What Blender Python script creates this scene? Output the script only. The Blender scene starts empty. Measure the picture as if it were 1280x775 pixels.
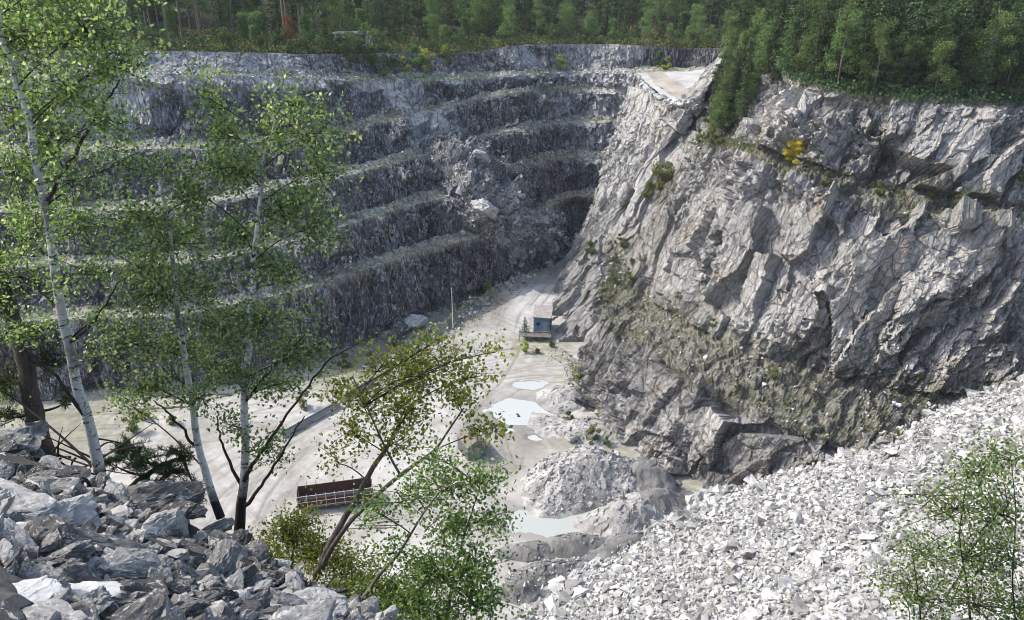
import bpy, bmesh, math, random
import numpy as np
from mathutils import Vector, Matrix
R = math.radians
S = bpy.context.scene
random.seed(7); RNG = np.random.default_rng(11)

# ------------------------------------------------------------------ camera, sky, sun, exposure
CAM = np.array([0., 0., 60.]); PITCH = 24.0; FPX = 995.0
cd = bpy.data.cameras.new("camera"); cam = bpy.data.objects.new("camera", cd)
S.collection.objects.link(cam); S.camera = cam
cam.location = CAM; cam.rotation_euler = (R(90 - PITCH), 0, 0)
cd.sensor_width = 36.0; cd.lens = FPX / 1280 * 36; cd.clip_end = 3000; cd.clip_start = 0.1
SUN_AZ, SUN_EL = -76.0, 44.0          # azimuth from +Y (negative = left), elevation
w = bpy.data.worlds.new("World"); S.world = w; w.use_nodes = True
nt = w.node_tree; bg = nt.nodes["Background"]
sky = nt.nodes.new("ShaderNodeTexSky"); sky.sky_type = 'NISHITA'; sky.sun_disc = False
sky.sun_elevation = R(SUN_EL); sky.sun_rotation = R(SUN_AZ); sky.air_density = 1.0; sky.dust_density = 3.0; sky.ozone_density = 1.0
nt.links.new(sky.outputs[0], bg.inputs[0]); bg.inputs[1].default_value = 0.15
sd = bpy.data.lights.new("sun", 'SUN'); so = bpy.data.objects.new("sun", sd); S.collection.objects.link(so)
sd.energy = 2.05; sd.angle = R(0.6); sd.color = (1.0, 0.95, 0.87)
sv = Vector((math.sin(R(SUN_AZ)) * math.cos(R(SUN_EL)), math.cos(R(SUN_AZ)) * math.cos(R(SUN_EL)), math.sin(R(SUN_EL))))
so.rotation_euler = sv.to_track_quat('Z', 'Y').to_euler()
S.view_settings.view_transform = 'Standard'; S.view_settings.look = 'None'
S.view_settings.exposure = 1.15; S.view_settings.gamma = 1.0
S.render.engine = 'CYCLES'
S.cycles.max_bounces = 5; S.cycles.diffuse_bounces = 3; S.cycles.glossy_bounces = 2; S.cycles.transmission_bounces = 3
S.cycles.use_denoising = True; S.cycles.filter_width = 1.0; S.cycles.volume_bounces = 0; S.cycles.volume_step_rate = 8; S.cycles.volume_max_steps = 16

# ------------------------------------------------------------------ helpers
def ray(px, py):
    p = R(PITCH); a = (px - 640) / FPX; b = -(py - 387.5) / FPX
    return np.array([a, math.cos(p) + b * math.sin(p), -math.sin(p) + b * math.cos(p)])
def at(px, py, Y):
    d = ray(px, py); return CAM + d * (Y / d[1])
def atz(px, py, z):
    d = ray(px, py); return CAM + d * ((z - 60) / d[2])

def hsh(i, j, k, s):
    h = (i.astype(np.int64) * 374761393 + j.astype(np.int64) * 668265263 + k.astype(np.int64) * 2147483647 * 3 + s * 974711) & 0xffffffff
    h = ((h ^ (h >> 13)) * 1274126177) & 0xffffffff
    h = ((h ^ (h >> 16)) * 2246822519) & 0xffffffff
    h = (h ^ (h >> 15)) & 0xffffffff
    return h / 4294967296.0
def vnoise(P, s=0):
    F = np.floor(P); f = P - F; f = f * f * (3 - 2 * f); F = F.astype(np.int64); r = 0
    for a in (0, 1):
        for b in (0, 1):
            for c in (0, 1):
                wgt = (f[:, 0] if a else 1 - f[:, 0]) * (f[:, 1] if b else 1 - f[:, 1]) * (f[:, 2] if c else 1 - f[:, 2])
                r = r + wgt * hsh(F[:, 0] + a, F[:, 1] + b, F[:, 2] + c, s)
    return r * 2 - 1
def fbm(P, oct=4, s=0):
    r = 0; a = 1.0
    for o in range(oct):
        r = r + a * vnoise(P * (2.03 ** o) + o * 17.3, s + o); a *= 0.5
    return r
def facets(P, s=0, tilt=0.9):
    """blocky rock displacement: every cell of a jittered lattice is one tilted plane"""
    B = np.floor(P - 0.5).astype(np.int64)
    best = np.full(len(P), 1e9); val = np.zeros(len(P))
    for a in (0, 1):
        for b in (0, 1):
            for c in (0, 1):
                I = B[:, 0] + a; J = B[:, 1] + b; K = B[:, 2] + c
                Q = np.stack([I + .15 + .7 * hsh(I, J, K, s), J + .15 + .7 * hsh(I, J, K, s + 1), K + .15 + .7 * hsh(I, J, K, s + 2)], 1)
                D = P - Q; d2 = (D * D).sum(1)
                v = hsh(I, J, K, s + 3) * 2 - 1 + tilt * ((hsh(I, J, K, s + 4) * 2 - 1) * D[:, 0] + (hsh(I, J, K, s + 5) * 2 - 1) * D[:, 1] + (hsh(I, J, K, s + 6) * 2 - 1) * D[:, 2]) * 2
                m = d2 < best; best = np.where(m, d2, best); val = np.where(m, v, val)
    return val

def link(o, parent=None):
    S.collection.objects.link(o)
    if parent is not None: o.parent = parent
    return o
def mesh(name, V, F, mat, parent=None, smooth=False, attrs=None, loc=None):
    """F: (n,k) int array or list of such arrays"""
    if not isinstance(F, (list, tuple)): F = [F]
    F = [np.asarray(f, dtype=np.int32) for f in F if len(f)]
    me = bpy.data.meshes.new(name); V = np.asarray(V, dtype=np.float32)
    me.vertices.add(len(V)); me.vertices.foreach_set("co", V.ravel())
    nl = sum(f.size for f in F); nf = sum(len(f) for f in F)
    me.loops.add(nl); me.polygons.add(nf)
    me.loops.foreach_set("vertex_index", np.concatenate([f.ravel() for f in F]))
    st = []; c = 0
    for f in F:
        st.append(c + np.arange(len(f)) * f.shape[1]); c += f.size
    me.polygons.foreach_set("loop_start", np.concatenate(st).astype(np.int32))
    me.update(calc_edges=True)
    me.polygons.foreach_set("use_smooth", np.full(nf, smooth))
    if attrs:
        for k, v in attrs.items():
            a = me.attributes.new(k, 'FLOAT', 'POINT'); a.data.foreach_set("value", np.asarray(v, dtype=np.float32))
    me.materials.append(mat)
    o = bpy.data.objects.new(name, me)
    if loc is not None: o.location = loc
    return link(o, parent)
def tag(o, label=None, cat=None, group=None, kind=None):
    if label: o["label"] = label
    if cat: o["category"] = cat
    if group: o["group"] = group
    if kind: o["kind"] = kind
    return o
def empty(name, loc, label=None, cat=None, group=None):
    o = bpy.data.objects.new(name, None); o.location = loc; o.empty_display_size = .3; link(o)
    return tag(o, label, cat, group)
def copy_thing(o, loc, rz, sc, label, group):
    c = o.copy(); link(c); c.location = loc; c.rotation_euler = (0, 0, rz); c.scale = sc
    for ch in o.children:
        d = ch.copy(); link(d, c)
    if label: c["label"] = label
    if group: c["group"] = group
    return c

# ------------------------------------------------------------------ materials
def new_mat(name, rough=.9):
    m = bpy.data.materials.new(name); m.use_nodes = True; n = m.node_tree; b = n.nodes["Principled BSDF"]
    b.inputs["Roughness"].default_value = rough; b.inputs["Specular IOR Level"].default_value = .25
    return m, n, b
def node(n, t, **k):
    x = n.nodes.new(t)
    for a, v in k.items(): setattr(x, a, v)
    return x
def ramp(n, src, stops, interp='LINEAR'):
    r = node(n, "ShaderNodeValToRGB"); r.color_ramp.interpolation = interp
    e = r.color_ramp.elements
    while len(e) < len(stops): e.new(.5)
    for i, (p, c) in enumerate(stops):
        e[i].position = p; e[i].color = (c if hasattr(c, '__len__') else (c, c, c)) + ((1,) if (hasattr(c, '__len__') and len(c) == 3) or not hasattr(c, '__len__') else ())
    n.links.new(src, r.inputs[0]); return r.outputs[0]
def noise(n, scale, detail=6, rough=.6, vec=None, dist=0):
    x = node(n, "ShaderNodeTexNoise"); x.inputs["Scale"].default_value = scale; x.inputs["Detail"].default_value = detail
    x.inputs["Roughness"].default_value = rough; x.inputs["Distortion"].default_value = dist
    if vec is not None: n.links.new(vec, x.inputs["Vector"])
    return x.outputs[0]
def mapping(n, scale=(1, 1, 1), rot=(0, 0, 0), src="Object"):
    tc = node(n, "ShaderNodeTexCoord"); mp = node(n, "ShaderNodeMapping")
    if rot != (0, 0, 0): mp.vector_type = 'TEXTURE'; scale = tuple(1 / x for x in scale)
    mp.inputs["Scale"].default_value = scale; mp.inputs["Rotation"].default_value = rot
    n.links.new(tc.outputs[src], mp.inputs[0]); return mp.outputs[0]
def mix(n, f, a, b, blend='MIX'):
    m = node(n, "ShaderNodeMix", data_type='RGBA', blend_type=blend)
    for s, v in ((0, f), (6, a), (7, b)):
        if hasattr(v, 'is_output'): n.links.new(v, m.inputs[s])
        elif s == 0: m.inputs[0].default_value = v
        else: m.inputs[s].default_value = tuple(v) + (1,)
    return m.outputs[2]
def math_(n, op, a, b=None, clamp=False):
    m = node(n, "ShaderNodeMath", operation=op); m.use_clamp = clamp
    for i, v in enumerate((a, b)):
        if v is None: continue
        if hasattr(v, 'is_output'): n.links.new(v, m.inputs[i])
        else: m.inputs[i].default_value = v
    return m.outputs[0]
def attr(n, name):
    a = node(n, "ShaderNodeAttribute"); a.attribute_name = name; return a.outputs["Fac"]
def bump(n, b, h, strength=.5, dist=.1):
    x = node(n, "ShaderNodeBump"); x.inputs["Strength"].default_value = strength; x.inputs["Distance"].default_value = dist
    n.links.new(h, x.inputs["Height"]); n.links.new(x.outputs[0], b.inputs["Normal"])

_ax = atz(1070, 114, 43.2) - atz(810, 580, -1); _ax = _ax / np.linalg.norm(_ax) + np.array([.17, .12, 0]); AXROT = tuple(Vector(_ax).to_track_quat('Z', 'Y').to_euler())
def rock_mat(name, dark, mid, light, scale=1.0, stretch=(1, 1, .35), rot=(0, 0, 0), pale=(.5, .5, .48), light_at=(.52, .7), veg=(.07, .08, .03), soil=(.2, .18, .14), vegamt=1.0, rust=.25, bumpd=.12, minveg=0.):
    m, n, b = new_mat(name)
    v0 = mapping(n); v1 = mapping(n, stretch, rot)
    big = noise(n, .045 * scale, 4, .6, v0); midn = noise(n, .5 * scale, 7, .7, v1, .6); fine = noise(n, 2.6 * scale, 6, .75, v1, .4)
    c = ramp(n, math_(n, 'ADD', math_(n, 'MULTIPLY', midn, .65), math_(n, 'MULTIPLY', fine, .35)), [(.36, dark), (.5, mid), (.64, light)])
    # mineral streaks and calcite patches
    st = ramp(n, noise(n, 1.1 * scale, 8, .8, v1, 1.2), [(light_at[0], 0.), (light_at[1], 1.)])
    st = math_(n, 'MULTIPLY', st, ramp(n, noise(n, .16 * scale, 4, .6, v0), [(.4, .25), (.6, 1.)]))
    c = mix(n, math_(n, 'MULTIPLY', st, .9), c, pale)
    c = mix(n, math_(n, 'MULTIPLY', ramp(n, noise(n, 2.6 * scale, 6, .8, v1, .8), [(.54, 0.), (.59, 1.)]), .7), c, pale)
    c = mix(n, math_(n, 'MULTIPLY', ramp(n, noise(n, 2.3 * scale, 6, .8, v1, .9), [(.40, 1.), (.46, 0.)]), .75), c, tuple(x * .6 for x in dark))
    c = mix(n, ramp(n, big, [(.35, .0), (.65, .4)]), c, tuple(x * .75 for x in mid))
    c = mix(n, math_(n, 'MULTIPLY', ramp(n, noise(n, .22 * scale, 5, .65, v0), [(.56, 0.), (.68, 1.)]), rust), c, (.26, .2, .13))
    c = mix(n, math_(n, 'MULTIPLY', attr(n, "pale"), .85), c, mix(n, fine, tuple(x * .8 for x in pale), tuple(min(1, x * 1.15) for x in pale)))
    # soil and moss where the ground is flat enough to hold it
    vg = attr(n, "veg"); f1 = noise(n, .9 * scale, 6, .75, v0)
    flat = math_(n, 'MULTIPLY', vg, ramp(n, f1, [(.30, minveg), (.44, 1.)]))
    sc = mix(n, ramp(n, noise(n, 1.7 * scale, 5, .7, v0), [(.42, 0.), (.6, 1.)]), soil, veg)
    c = mix(n, math_(n, 'MULTIPLY', flat, vegamt, True), c, sc)
    def crack(sc, w, st_, dst):
        vo = node(n, "ShaderNodeTexVoronoi", feature='DISTANCE_TO_EDGE'); vo.inputs["Scale"].default_value = sc
        va = node(n, "ShaderNodeVectorMath", operation='ADD'); nz = node(n, "ShaderNodeTexNoise"); nz.inputs["Scale"].default_value = .9; nz.inputs["Detail"].default_value = 5
        sb = node(n, "ShaderNodeVectorMath", operation='SCALE'); sb.inputs[3].default_value = dst; n.links.new(v1, nz.inputs["Vector"]); n.links.new(nz.outputs["Color"], sb.inputs[0])
        n.links.new(v1, va.inputs[0]); n.links.new(sb.outputs[0], va.inputs[1]); n.links.new(va.outputs[0], vo.inputs["Vector"])
        return ramp(n, vo.outputs["Distance"], [(0, 0.), (w, 1.)])
    k1 = crack(.4 * scale, .03, 0, .5); k2 = crack(1.3 * scale, .05, 0, .35)
    ck = math_(n, 'MULTIPLY', k1, math_(n, 'ADD', math_(n, 'MULTIPLY', k2, .6), .4))
    c = mix(n, math_(n, 'MULTIPLY', math_(n, 'SUBTRACT', 1., ck), .7), c, tuple(x * .5 for x in dark))
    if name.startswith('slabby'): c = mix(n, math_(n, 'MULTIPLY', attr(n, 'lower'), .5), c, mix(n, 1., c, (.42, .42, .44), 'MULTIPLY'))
    n.links.new(c, b.inputs["Base Color"])
    bump(n, b, math_(n, 'ADD', math_(n, 'ADD', midn, math_(n, 'MULTIPLY', fine, .6)), math_(n, 'MULTIPLY', ck, .5)), 1., bumpd)
    return m
M = {}
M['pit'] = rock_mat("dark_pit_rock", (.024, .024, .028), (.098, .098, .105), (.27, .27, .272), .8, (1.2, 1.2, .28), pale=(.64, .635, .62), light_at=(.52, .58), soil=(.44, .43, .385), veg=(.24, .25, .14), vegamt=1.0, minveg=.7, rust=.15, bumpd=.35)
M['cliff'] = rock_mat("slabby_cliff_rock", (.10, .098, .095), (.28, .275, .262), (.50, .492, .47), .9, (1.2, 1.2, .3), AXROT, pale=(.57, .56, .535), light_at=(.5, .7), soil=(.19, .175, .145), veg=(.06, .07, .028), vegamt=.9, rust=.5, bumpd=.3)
M['slide'] = rock_mat("slide_rock", (.07, .072, .08), (.20, .205, .215), (.40, .40, .41), 1.0, pale=(.52, .52, .5), light_at=(.46, .66), vegamt=.15, bumpd=.3)

def simple_rock(name, dark, mid, light, scale=2., pale=.6, rust=0.0, bd=.03, perobj=.25):
    m, n, b = new_mat(name, .85)
    v = mapping(n, (1, 1, 2.2)); g = node(n, "ShaderNodeNewGeometry"); oi = node(n, "ShaderNodeObjectInfo")
    r1 = math_(n, 'FRACT', math_(n, 'ADD', g.outputs["Random Per Island"], oi.outputs["Random"]))
    nn = noise(n, scale, 8, .72, v, .5); f = noise(n, scale * 5, 8, .85, v)
    k = math_(n, 'ADD', math_(n, 'ADD', math_(n, 'MULTIPLY', nn, .6), math_(n, 'MULTIPLY', f, .4)), math_(n, 'MULTIPLY', math_(n, 'SUBTRACT', r1, .5), perobj))
    c = ramp(n, k, [(.33, dark), (.5, mid), (.66, light)])
    if pale: c = mix(n, math_(n, 'MULTIPLY', ramp(n, noise(n, scale * .8, 6, .7, v, 1.), [(.55, 0.), (.63, 1.)]), pale), c, tuple(min(.8, x * 1.7) for x in light))
    if rust: c = mix(n, math_(n, 'MULTIPLY', ramp(n, noise(n, scale * .45, 4, .6, v), [(.57, 0.), (.68, 1.)]), rust), c, (.24, .15, .08))
    if name == "white_quarry_stone": c = mix(n, ramp(n, noise(n, .07, 5, .65, mapping(n)), [(.35, .5), (.6, 0.)]), c, (.22, .215, .195))
    n.links.new(c, b.inputs["Base Color"]); bump(n, b, math_(n, 'ADD', nn, math_(n, 'MULTIPLY', f, .4)), .8, bd)
    return m
M['block'] = simple_rock("grey_blasted_rock", (.075, .075, .075), (.22, .218, .21), (.47, .465, .45), 4.5, .7, .3, .08, .42)
M['white_block'] = simple_rock("white_marble_slab", (.45, .45, .43), (.58, .58, .56), (.7, .7, .68), 3, 0, 0, .03, .1)
M['talus'] = simple_rock("white_quarry_stone", (.19, .192, .19), (.40, .403, .40), (.60, .602, .595), .8, 0, .12, .1, .42)
M['slide_stone'] = simple_rock("grey_slide_stone", (.10, .10, .102), (.225, .223, .22), (.43, .425, .415), .7, .5, .1, .1, .5)

def ground_mat(name, cols, scale, tracks=0, rough=.9, bd=.08, veg=None):
    m, n, b = new_mat(name, rough); v = mapping(n)
    a = noise(n, scale, 8, .65, v, .8)
    c = ramp(n, a, cols)
    f = noise(n, scale * 14, 5, .7, v)
    c = mix(n, .35, c, ramp(n, f, [(.3, .25), (.7, 1.)]), 'MULTIPLY')
    if tracks:
        tv = mapping(n, (.09, 1.6, 1), (0, 0, R(-42)))
        k = math_(n, 'MULTIPLY', ramp(n, noise(n, .8, 5, .7, tv, .6), [(.5, 0.), (.62, 1.)]), ramp(n, noise(n, .05, 4, .6, v), [(.44, 0.), (.6, 1.)]))
        c = mix(n, math_(n, 'MULTIPLY', k, tracks), c, (.2, .19, .165))
        c = mix(n, math_(n, 'MULTIPLY', attr(n, 'wet'), .85), c, (.22, .215, .195))
        c = mix(n, math_(n, 'MULTIPLY', attr(n, 'rut'), .75), c, (.15, .14, .12))
    if veg:
        k = math_(n, 'MULTIPLY', attr(n, "veg"), ramp(n, noise(n, .8, 7, .75, v), [(.4, 0.), (.55, 1.)]))
        c = mix(n, k, c, mix(n, f, veg[0], veg[1]))
    n.links.new(c, b.inputs["Base Color"]); bump(n, b, math_(n, 'ADD', a, math_(n, 'MULTIPLY', f, .25)), .7, bd)
    return m
M['floor'] = ground_mat("pale_quarry_floor", [(.3, (.20, .188, .168)), (.41, (.31, .298, .27)), (.52, (.42, .41, .385)), (.66, (.54, .535, .515))], .06, .6, .85, .15, ((.09, .10, .04), (.28, .27, .15)))
M['sand'] = ground_mat("beige_sand", [(.35, (.30, .265, .225)), (.6, (.41, .37, .32))], .15, .3)
M['whitegravel'] = ground_mat("white_fines", [(.35, (.36, .35, .33)), (.6, (.5, .5, .48))], .2, 0)
M['gravel'] = ground_mat("grey_gravel", [(.35, (.13, .13, .125)), (.65, (.24, .238, .23))], .5, 0, .95, .2)
M['palegravel'] = ground_mat("pale_crushed_stone", [(.32, (.19, .187, .178)), (.5, (.35, .345, .33)), (.68, (.5, .495, .475))], .35, 0, .95, .4)
M['forestfloor'] = ground_mat("forest_floor", [(.35, (.02, .026, .012)), (.6, (.05, .055, .022))], .2, 0, 1, .2)
M['slopesoil'] = ground_mat("slope_soil", [(.35, (.05, .05, .045)), (.6, (.13, .128, .12))], 2.6, 0, 1, .1)
def leaf_mat(name, cols, trans=.35, rough=.55):
    m, n, b = new_mat(name, rough); g = node(n, "ShaderNodeNewGeometry"); oi = node(n, "ShaderNodeObjectInfo")
    r1 = math_(n, 'FRACT', math_(n, 'ADD', g.outputs["Random Per Island"], math_(n, 'MULTIPLY', oi.outputs["Random"], .001)))
    c = ramp(n, r1, cols)
    hv = node(n, "ShaderNodeHueSaturation"); n.links.new(c, hv.inputs["Color"])
    n.links.new(math_(n, 'ADD', .485, math_(n, 'MULTIPLY', oi.outputs["Random"], .03)), hv.inputs["Hue"])
    n.links.new(math_(n, 'ADD', .75, math_(n, 'MULTIPLY', oi.outputs["Random"], .5)), hv.inputs["Value"])
    c = hv.outputs[0]
    n.links.new(c, b.inputs["Base Color"]); b.inputs["Specular IOR Level"].default_value = .35
    b.inputs['Roughness'].default_value = rough; b.inputs['Specular IOR Level'].default_value = .55 if rough < .5 else .15
    t = node(n, "ShaderNodeBsdfTranslucent"); n.links.new(mix(n, 1., c, (1.0, 1.15, .5), 'MULTIPLY'), t.inputs[0])
    ms = node(n, "ShaderNodeMixShader"); ms.inputs[0].default_value = trans
    n.links.new(b.outputs[0], ms.inputs[1]); n.links.new(t.outputs[0], ms.inputs[2])
    n.links.new(ms.outputs[0], n.nodes["Material Output"].inputs[0]); return m
M['birch_leaf'] = leaf_mat("birch_leaves", [(0, (.08, .135, .06)), (.4, (.155, .235, .10)), (.75, (.31, .40, .20)), (1, (.54, .58, .36))], .58, .4)
M['yellow_leaf'] = leaf_mat("yellowing_leaves", [(0, (.11, .16, .04)), (.4, (.26, .31, .07)), (.8, (.48, .50, .13)), (.98, (.56, .46, .12)), (1, (.5, .3, .08))], .62, .4)
M['dark_leaf'] = leaf_mat("green_leaves", [(0, (.055, .10, .03)), (.5, (.13, .20, .055)), (1, (.32, .38, .13))], .5, .45)
M['spruce'] = leaf_mat("spruce_needles", [(0, (.028, .055, .027)), (.6, (.06, .10, .045)), (1, (.12, .17, .07))], .25)
M['pine'] = leaf_mat("pine_needles", [(0, (.028, .05, .022)), (.6, (.05, .085, .032)), (1, (.09, .12, .04))], .15)
M['forest_leaf'] = leaf_mat("forest_leaves", [(0, (.07, .115, .04)), (.6, (.13, .20, .07)), (1, (.24, .31, .12))], .35)
M['bright_yellow'] = leaf_mat("bright_yellow_leaves", [(0, (.75, .6, .05)), (1, (.9, .8, .14))], .35)
M['red_leaf'] = leaf_mat("red_leaves", [(0, (.16, .05, .03)), (1, (.26, .09, .05))], .3)
M['scrub'] = leaf_mat("dry_scrub", [(0, (.06, .075, .025)), (.5, (.13, .15, .05)), (1, (.28, .27, .12))], .25)
def bark(name, base, mark, white=False):
    m, n, b = new_mat(name, .85)
    v = mapping(n, (3.2, 3.2, 8) if white else (6, 6, 1.2)); k = noise(n, 1.6 if white else 3, 6, .7, v, 1.2)
    if white:
        c = ramp(n, k, [(.54, base), (.585, mark)]); k2 = noise(n, .9, 4, .6, mapping(n, (1, 1, 1)))
        c = mix(n, ramp(n, k2, [(.50, 0.), (.60, 1.)]), c, (.16, .15, .14))
        low = attr(n, "low"); c = mix(n, ramp(n, math_(n, 'ADD', low, math_(n, 'MULTIPLY', math_(n, 'SUBTRACT', k2, .5), .9)), [(.6, 0.), (.78, 1.)]), c, (.03, .028, .026))
    else: c = ramp(n, k, [(.35, mark), (.65, base)])
    n.links.new(c, b.inputs["Base Color"]); bump(n, b, k, .5, .02); return m
M['birch_bark'] = bark("birch_bark", (.60, .59, .56), (.05, .045, .04), True)
M['bark'] = bark("brown_bark", (.11, .09, .07), (.035, .03, .025))
M['grey_bark'] = bark("grey_bark", (.2, .18, .15), (.08, .07, .06))
M['twig'] = bark("dark_twig", (.07, .055, .045), (.035, .03, .025))
M['pine_trunk'] = bark("pale_trunk", (.26, .21, .17), (.12, .1, .08))

# ------------------------------------------------------------------ terrain sheets
def catmull(P, t):
    """P (n,3), t in [0,n-1]"""
    n = len(P); i = np.clip(np.floor(t).astype(int), 0, n - 2); f = (t - i)[:, None]
    p0 = P[np.clip(i - 1, 0, n - 1)]; p1 = P[i]; p2 = P[i + 1]; p3 = P[np.clip(i + 2, 0, n - 1)]
    c = .5 * ((2 * p1) + (-p0 + p2) * f + (2 * p0 - 5 * p1 + 4 * p2 - p3) * f * f + (-p0 + 3 * p1 - 3 * p2 + p3) * f ** 3)
    l = p1 + (p2 - p1) * f
    return .5 * c + .5 * l
def grid_faces(nr, nc):
    a = np.arange(nr * nc).reshape(nr, nc)
    return np.stack([a[:-1, :-1].ravel(), a[:-1, 1:].ravel(), a[1:, 1:].ravel(), a[1:, :-1].ravel()], 1)
def grid_normals(G):
    du = np.gradient(G, axis=1); dv = np.gradient(G, axis=0)
    n = np.cross(du, dv); return n / (np.linalg.norm(n, axis=2, keepdims=True) + 1e-9)
def loft(rows, ncols, seg_counts):
    """rows: list of (n,3) control polylines, same n; even arclength columns"""
    n = len(rows[0]); mid = sum(rows) / len(rows)
    L = np.concatenate([[0], np.cumsum(np.linalg.norm(np.diff(mid, axis=0), axis=1))])
    t = np.interp(np.linspace(0, L[-1], ncols), L, np.arange(n))
    RR = [catmull(r, t) for r in rows]; out = []; rid = []
    for k in range(len(RR) - 1):
        m = seg_counts[k]
        for j in range(m):
            f = j / m; out.append(RR[k] * (1 - f) + RR[k + 1] * f); rid.append(k + f)
    out.append(RR[-1]); rid.append(len(RR) - 1)
    return np.array(out), np.array(rid), t

def blobs(P, L, snap=False):
    r = np.zeros(len(P)); D = P - CAM; pp = R(PITCH); ff = D[:, 1] * math.cos(pp) - D[:, 2] * math.sin(pp); uu = 640 + D[:, 0] / ff * FPX; vv = 387.5 - (D[:, 1] * math.sin(pp) + D[:, 2] * math.cos(pp)) / ff * FPX
    for (px, py, Yd, rad, v) in L:
        c = at(px, py, Yd)
        if snap: c = P[np.argmin((uu - px) ** 2 + (vv - py) ** 2)]
        r = np.maximum(r, v * np.clip(1.6 - np.linalg.norm(P - c, axis=1) / rad * (1 + .5 * fbm(P * .35, 3, 66)), 0, 1))
    return r
# ---- the terraced back and left side of the pit
PX = [-260, -150, 0, 200, 300, 370, 430, 480, 520, 560, 600, 640, 680, 720, 760]
Y = [[60, 60, 60, 63, 65, 67, 67, 66, 66, 66, 64, 57, 55, 55, 55],
     [90, 90, 90, 92, 96, 98, 101, 102, 101, 100, 98, 95, 93, 92, 91],
     [190, 190, 190, 186, 180, 172, 163, 150, 142, 133, 122, 116, 114, 113, 113],
     [265, 265, 265, 262, 247, 232, 221, 207, 197, 185, 172, 162, 157, 154, 153],
     [335, 335, 335, 330, 318, 303, 283, 268, 256, 245, 228, 210, 201, 197, 196],
     [405, 405, 405, 395, 380, 365, 345, 330, 317, 306, 296, 286, 262, 247, 246]]
R5 = [103, 104, 105, 108, 112, 116.6, 123, 129, 135, 140, 145, 152, 163, 174, 174]
DR = [[6, 6, 6, 6, 6, 6, 6.5, 7, 8, 9, 11, 11, 10, 7, 7], [7, 7, 7, 7, 8, 9, 8, 9, 10, 12, 13, 10, 8, 6, 6],
      [9, 9, 9, 9, 10, 10, 11, 11, 10, 8, 8, 8, 7, 6, 6], [9, 9, 9, 9, 9, 9, 9, 8, 7, 6, 5, 4, 4, 4, 4], [7, 7, 7, 7, 7, 8, 8, 8, 8, 8, 8, 8, 8, 8, 8]]
Rs = [None] * 6; Rs[5] = np.array(R5, float)
for k in range(4, -1, -1): Rs[k] = Rs[k + 1] + np.array(DR[4 - k], float)
crest = [np.array([at(PX[i], Y[k][i], Rs[k][i]) for i in range(len(PX))]) for k in range(6)]
# eastern end: the sandy shelf at the level of the second crest
ext0 = [at(800, 57, 203), at(850, 60, 203), at(905, 60, 200), at(980, 58, 197)]
ext1 = [at(800, 94, 193), at(835, 112, 172), at(880, 127, 155), at(960, 135, 150)]
crest[0] = np.vstack([crest[0], ext0]); crest[1] = np.vstack([crest[1], ext1])
for k, z in ((2, 31), (3, 25), (4, 18), (5, 11)):
    e = [np.array([p[0] * (1 + .002 * k), p[1] + .4 * k, z]) for p in ext1]; crest[k] = np.vstack([crest[k], e])
crest[0][:, 2] += 0
NC = len(crest[0])
def pitward(P):
    t = np.gradient(P[:, :2], axis=0); n = np.stack([t[:, 1], -t[:, 0]], 1); return n / np.linalg.norm(n, axis=1, keepdims=True)
rows = []
out = np.array([p[:2] / np.linalg.norm(p[:2]) for p in crest[0]])
def outrow(d, dz): 
    q = crest[0].copy(); q[:, :2] += out * d; q[:, 2] += dz; return q
rows += [outrow(260, 34), outrow(120, 14), outrow(45, 4), outrow(10, .6)]
kinds = ['g', 'g', 'g', 'g']
for k in range(6):
    c = crest[k]; rows.append(c)
    nz = crest[k + 1][:, 2] if k < 5 else np.full(NC, -1.0)
    toe = c.copy(); h = c[:, 2] - nz
    nn = pitward(c); lat = np.full(NC, .2); lat[-4:] = 0.02 if k else .2
    toe[:, :2] += nn * (lat * np.clip(h, 0, 20))[:, None]; toe[:, 2] = nz + .4
    if k < 5:
        m_ = NC - 4; dn = (crest[k + 1] - c)[:, :2]; perp = np.abs((dn * nn).sum(1)); toe[:m_, :2] = (c[:, :2] + nn * np.maximum(perp * .66, .2 * h)[:, None])[:m_]
    rows.append(toe)
last = rows[-1].copy(); last[:, :2] += pitward(crest[5]) * 4; last[:, 2] = -3; rows.append(last)
segs = [14, 14, 16, 10] + [26, 14, 30, 14, 40, 16, 46, 14, 48, 16, 60, 5]
NCOL = 1150
G, rid, tt = loft(rows, NCOL, segs)
N = grid_normals(G); 
if N[rid > 4][:, :, 1].mean() > 0: N = -N
P = G.reshape(-1, 3); Nn = N.reshape(-1, 3)
rr = np.repeat(rid, NCOL)
rows_k = np.floor(rr).astype(int); wall = ((rows_k >= 4) & ((rows_k - 4) % 2 == 0) & (rows_k < 16)).astype(float)
fr = rr - rows_k
edge = np.clip(fr * 5, 0, 1)
isg = (rows_k < 4)
big = facets(P * np.array([.16, .16, .10]) + fbm(P * .12, 2, 5)[:, None] * .3, 3)
f1 = facets(P * np.array([.5, .5, .22]), 13); f2 = facets(P * np.array([1.3, 1.3, .6]), 23); f3 = fbm(P * .9, 3, 9)
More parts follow.
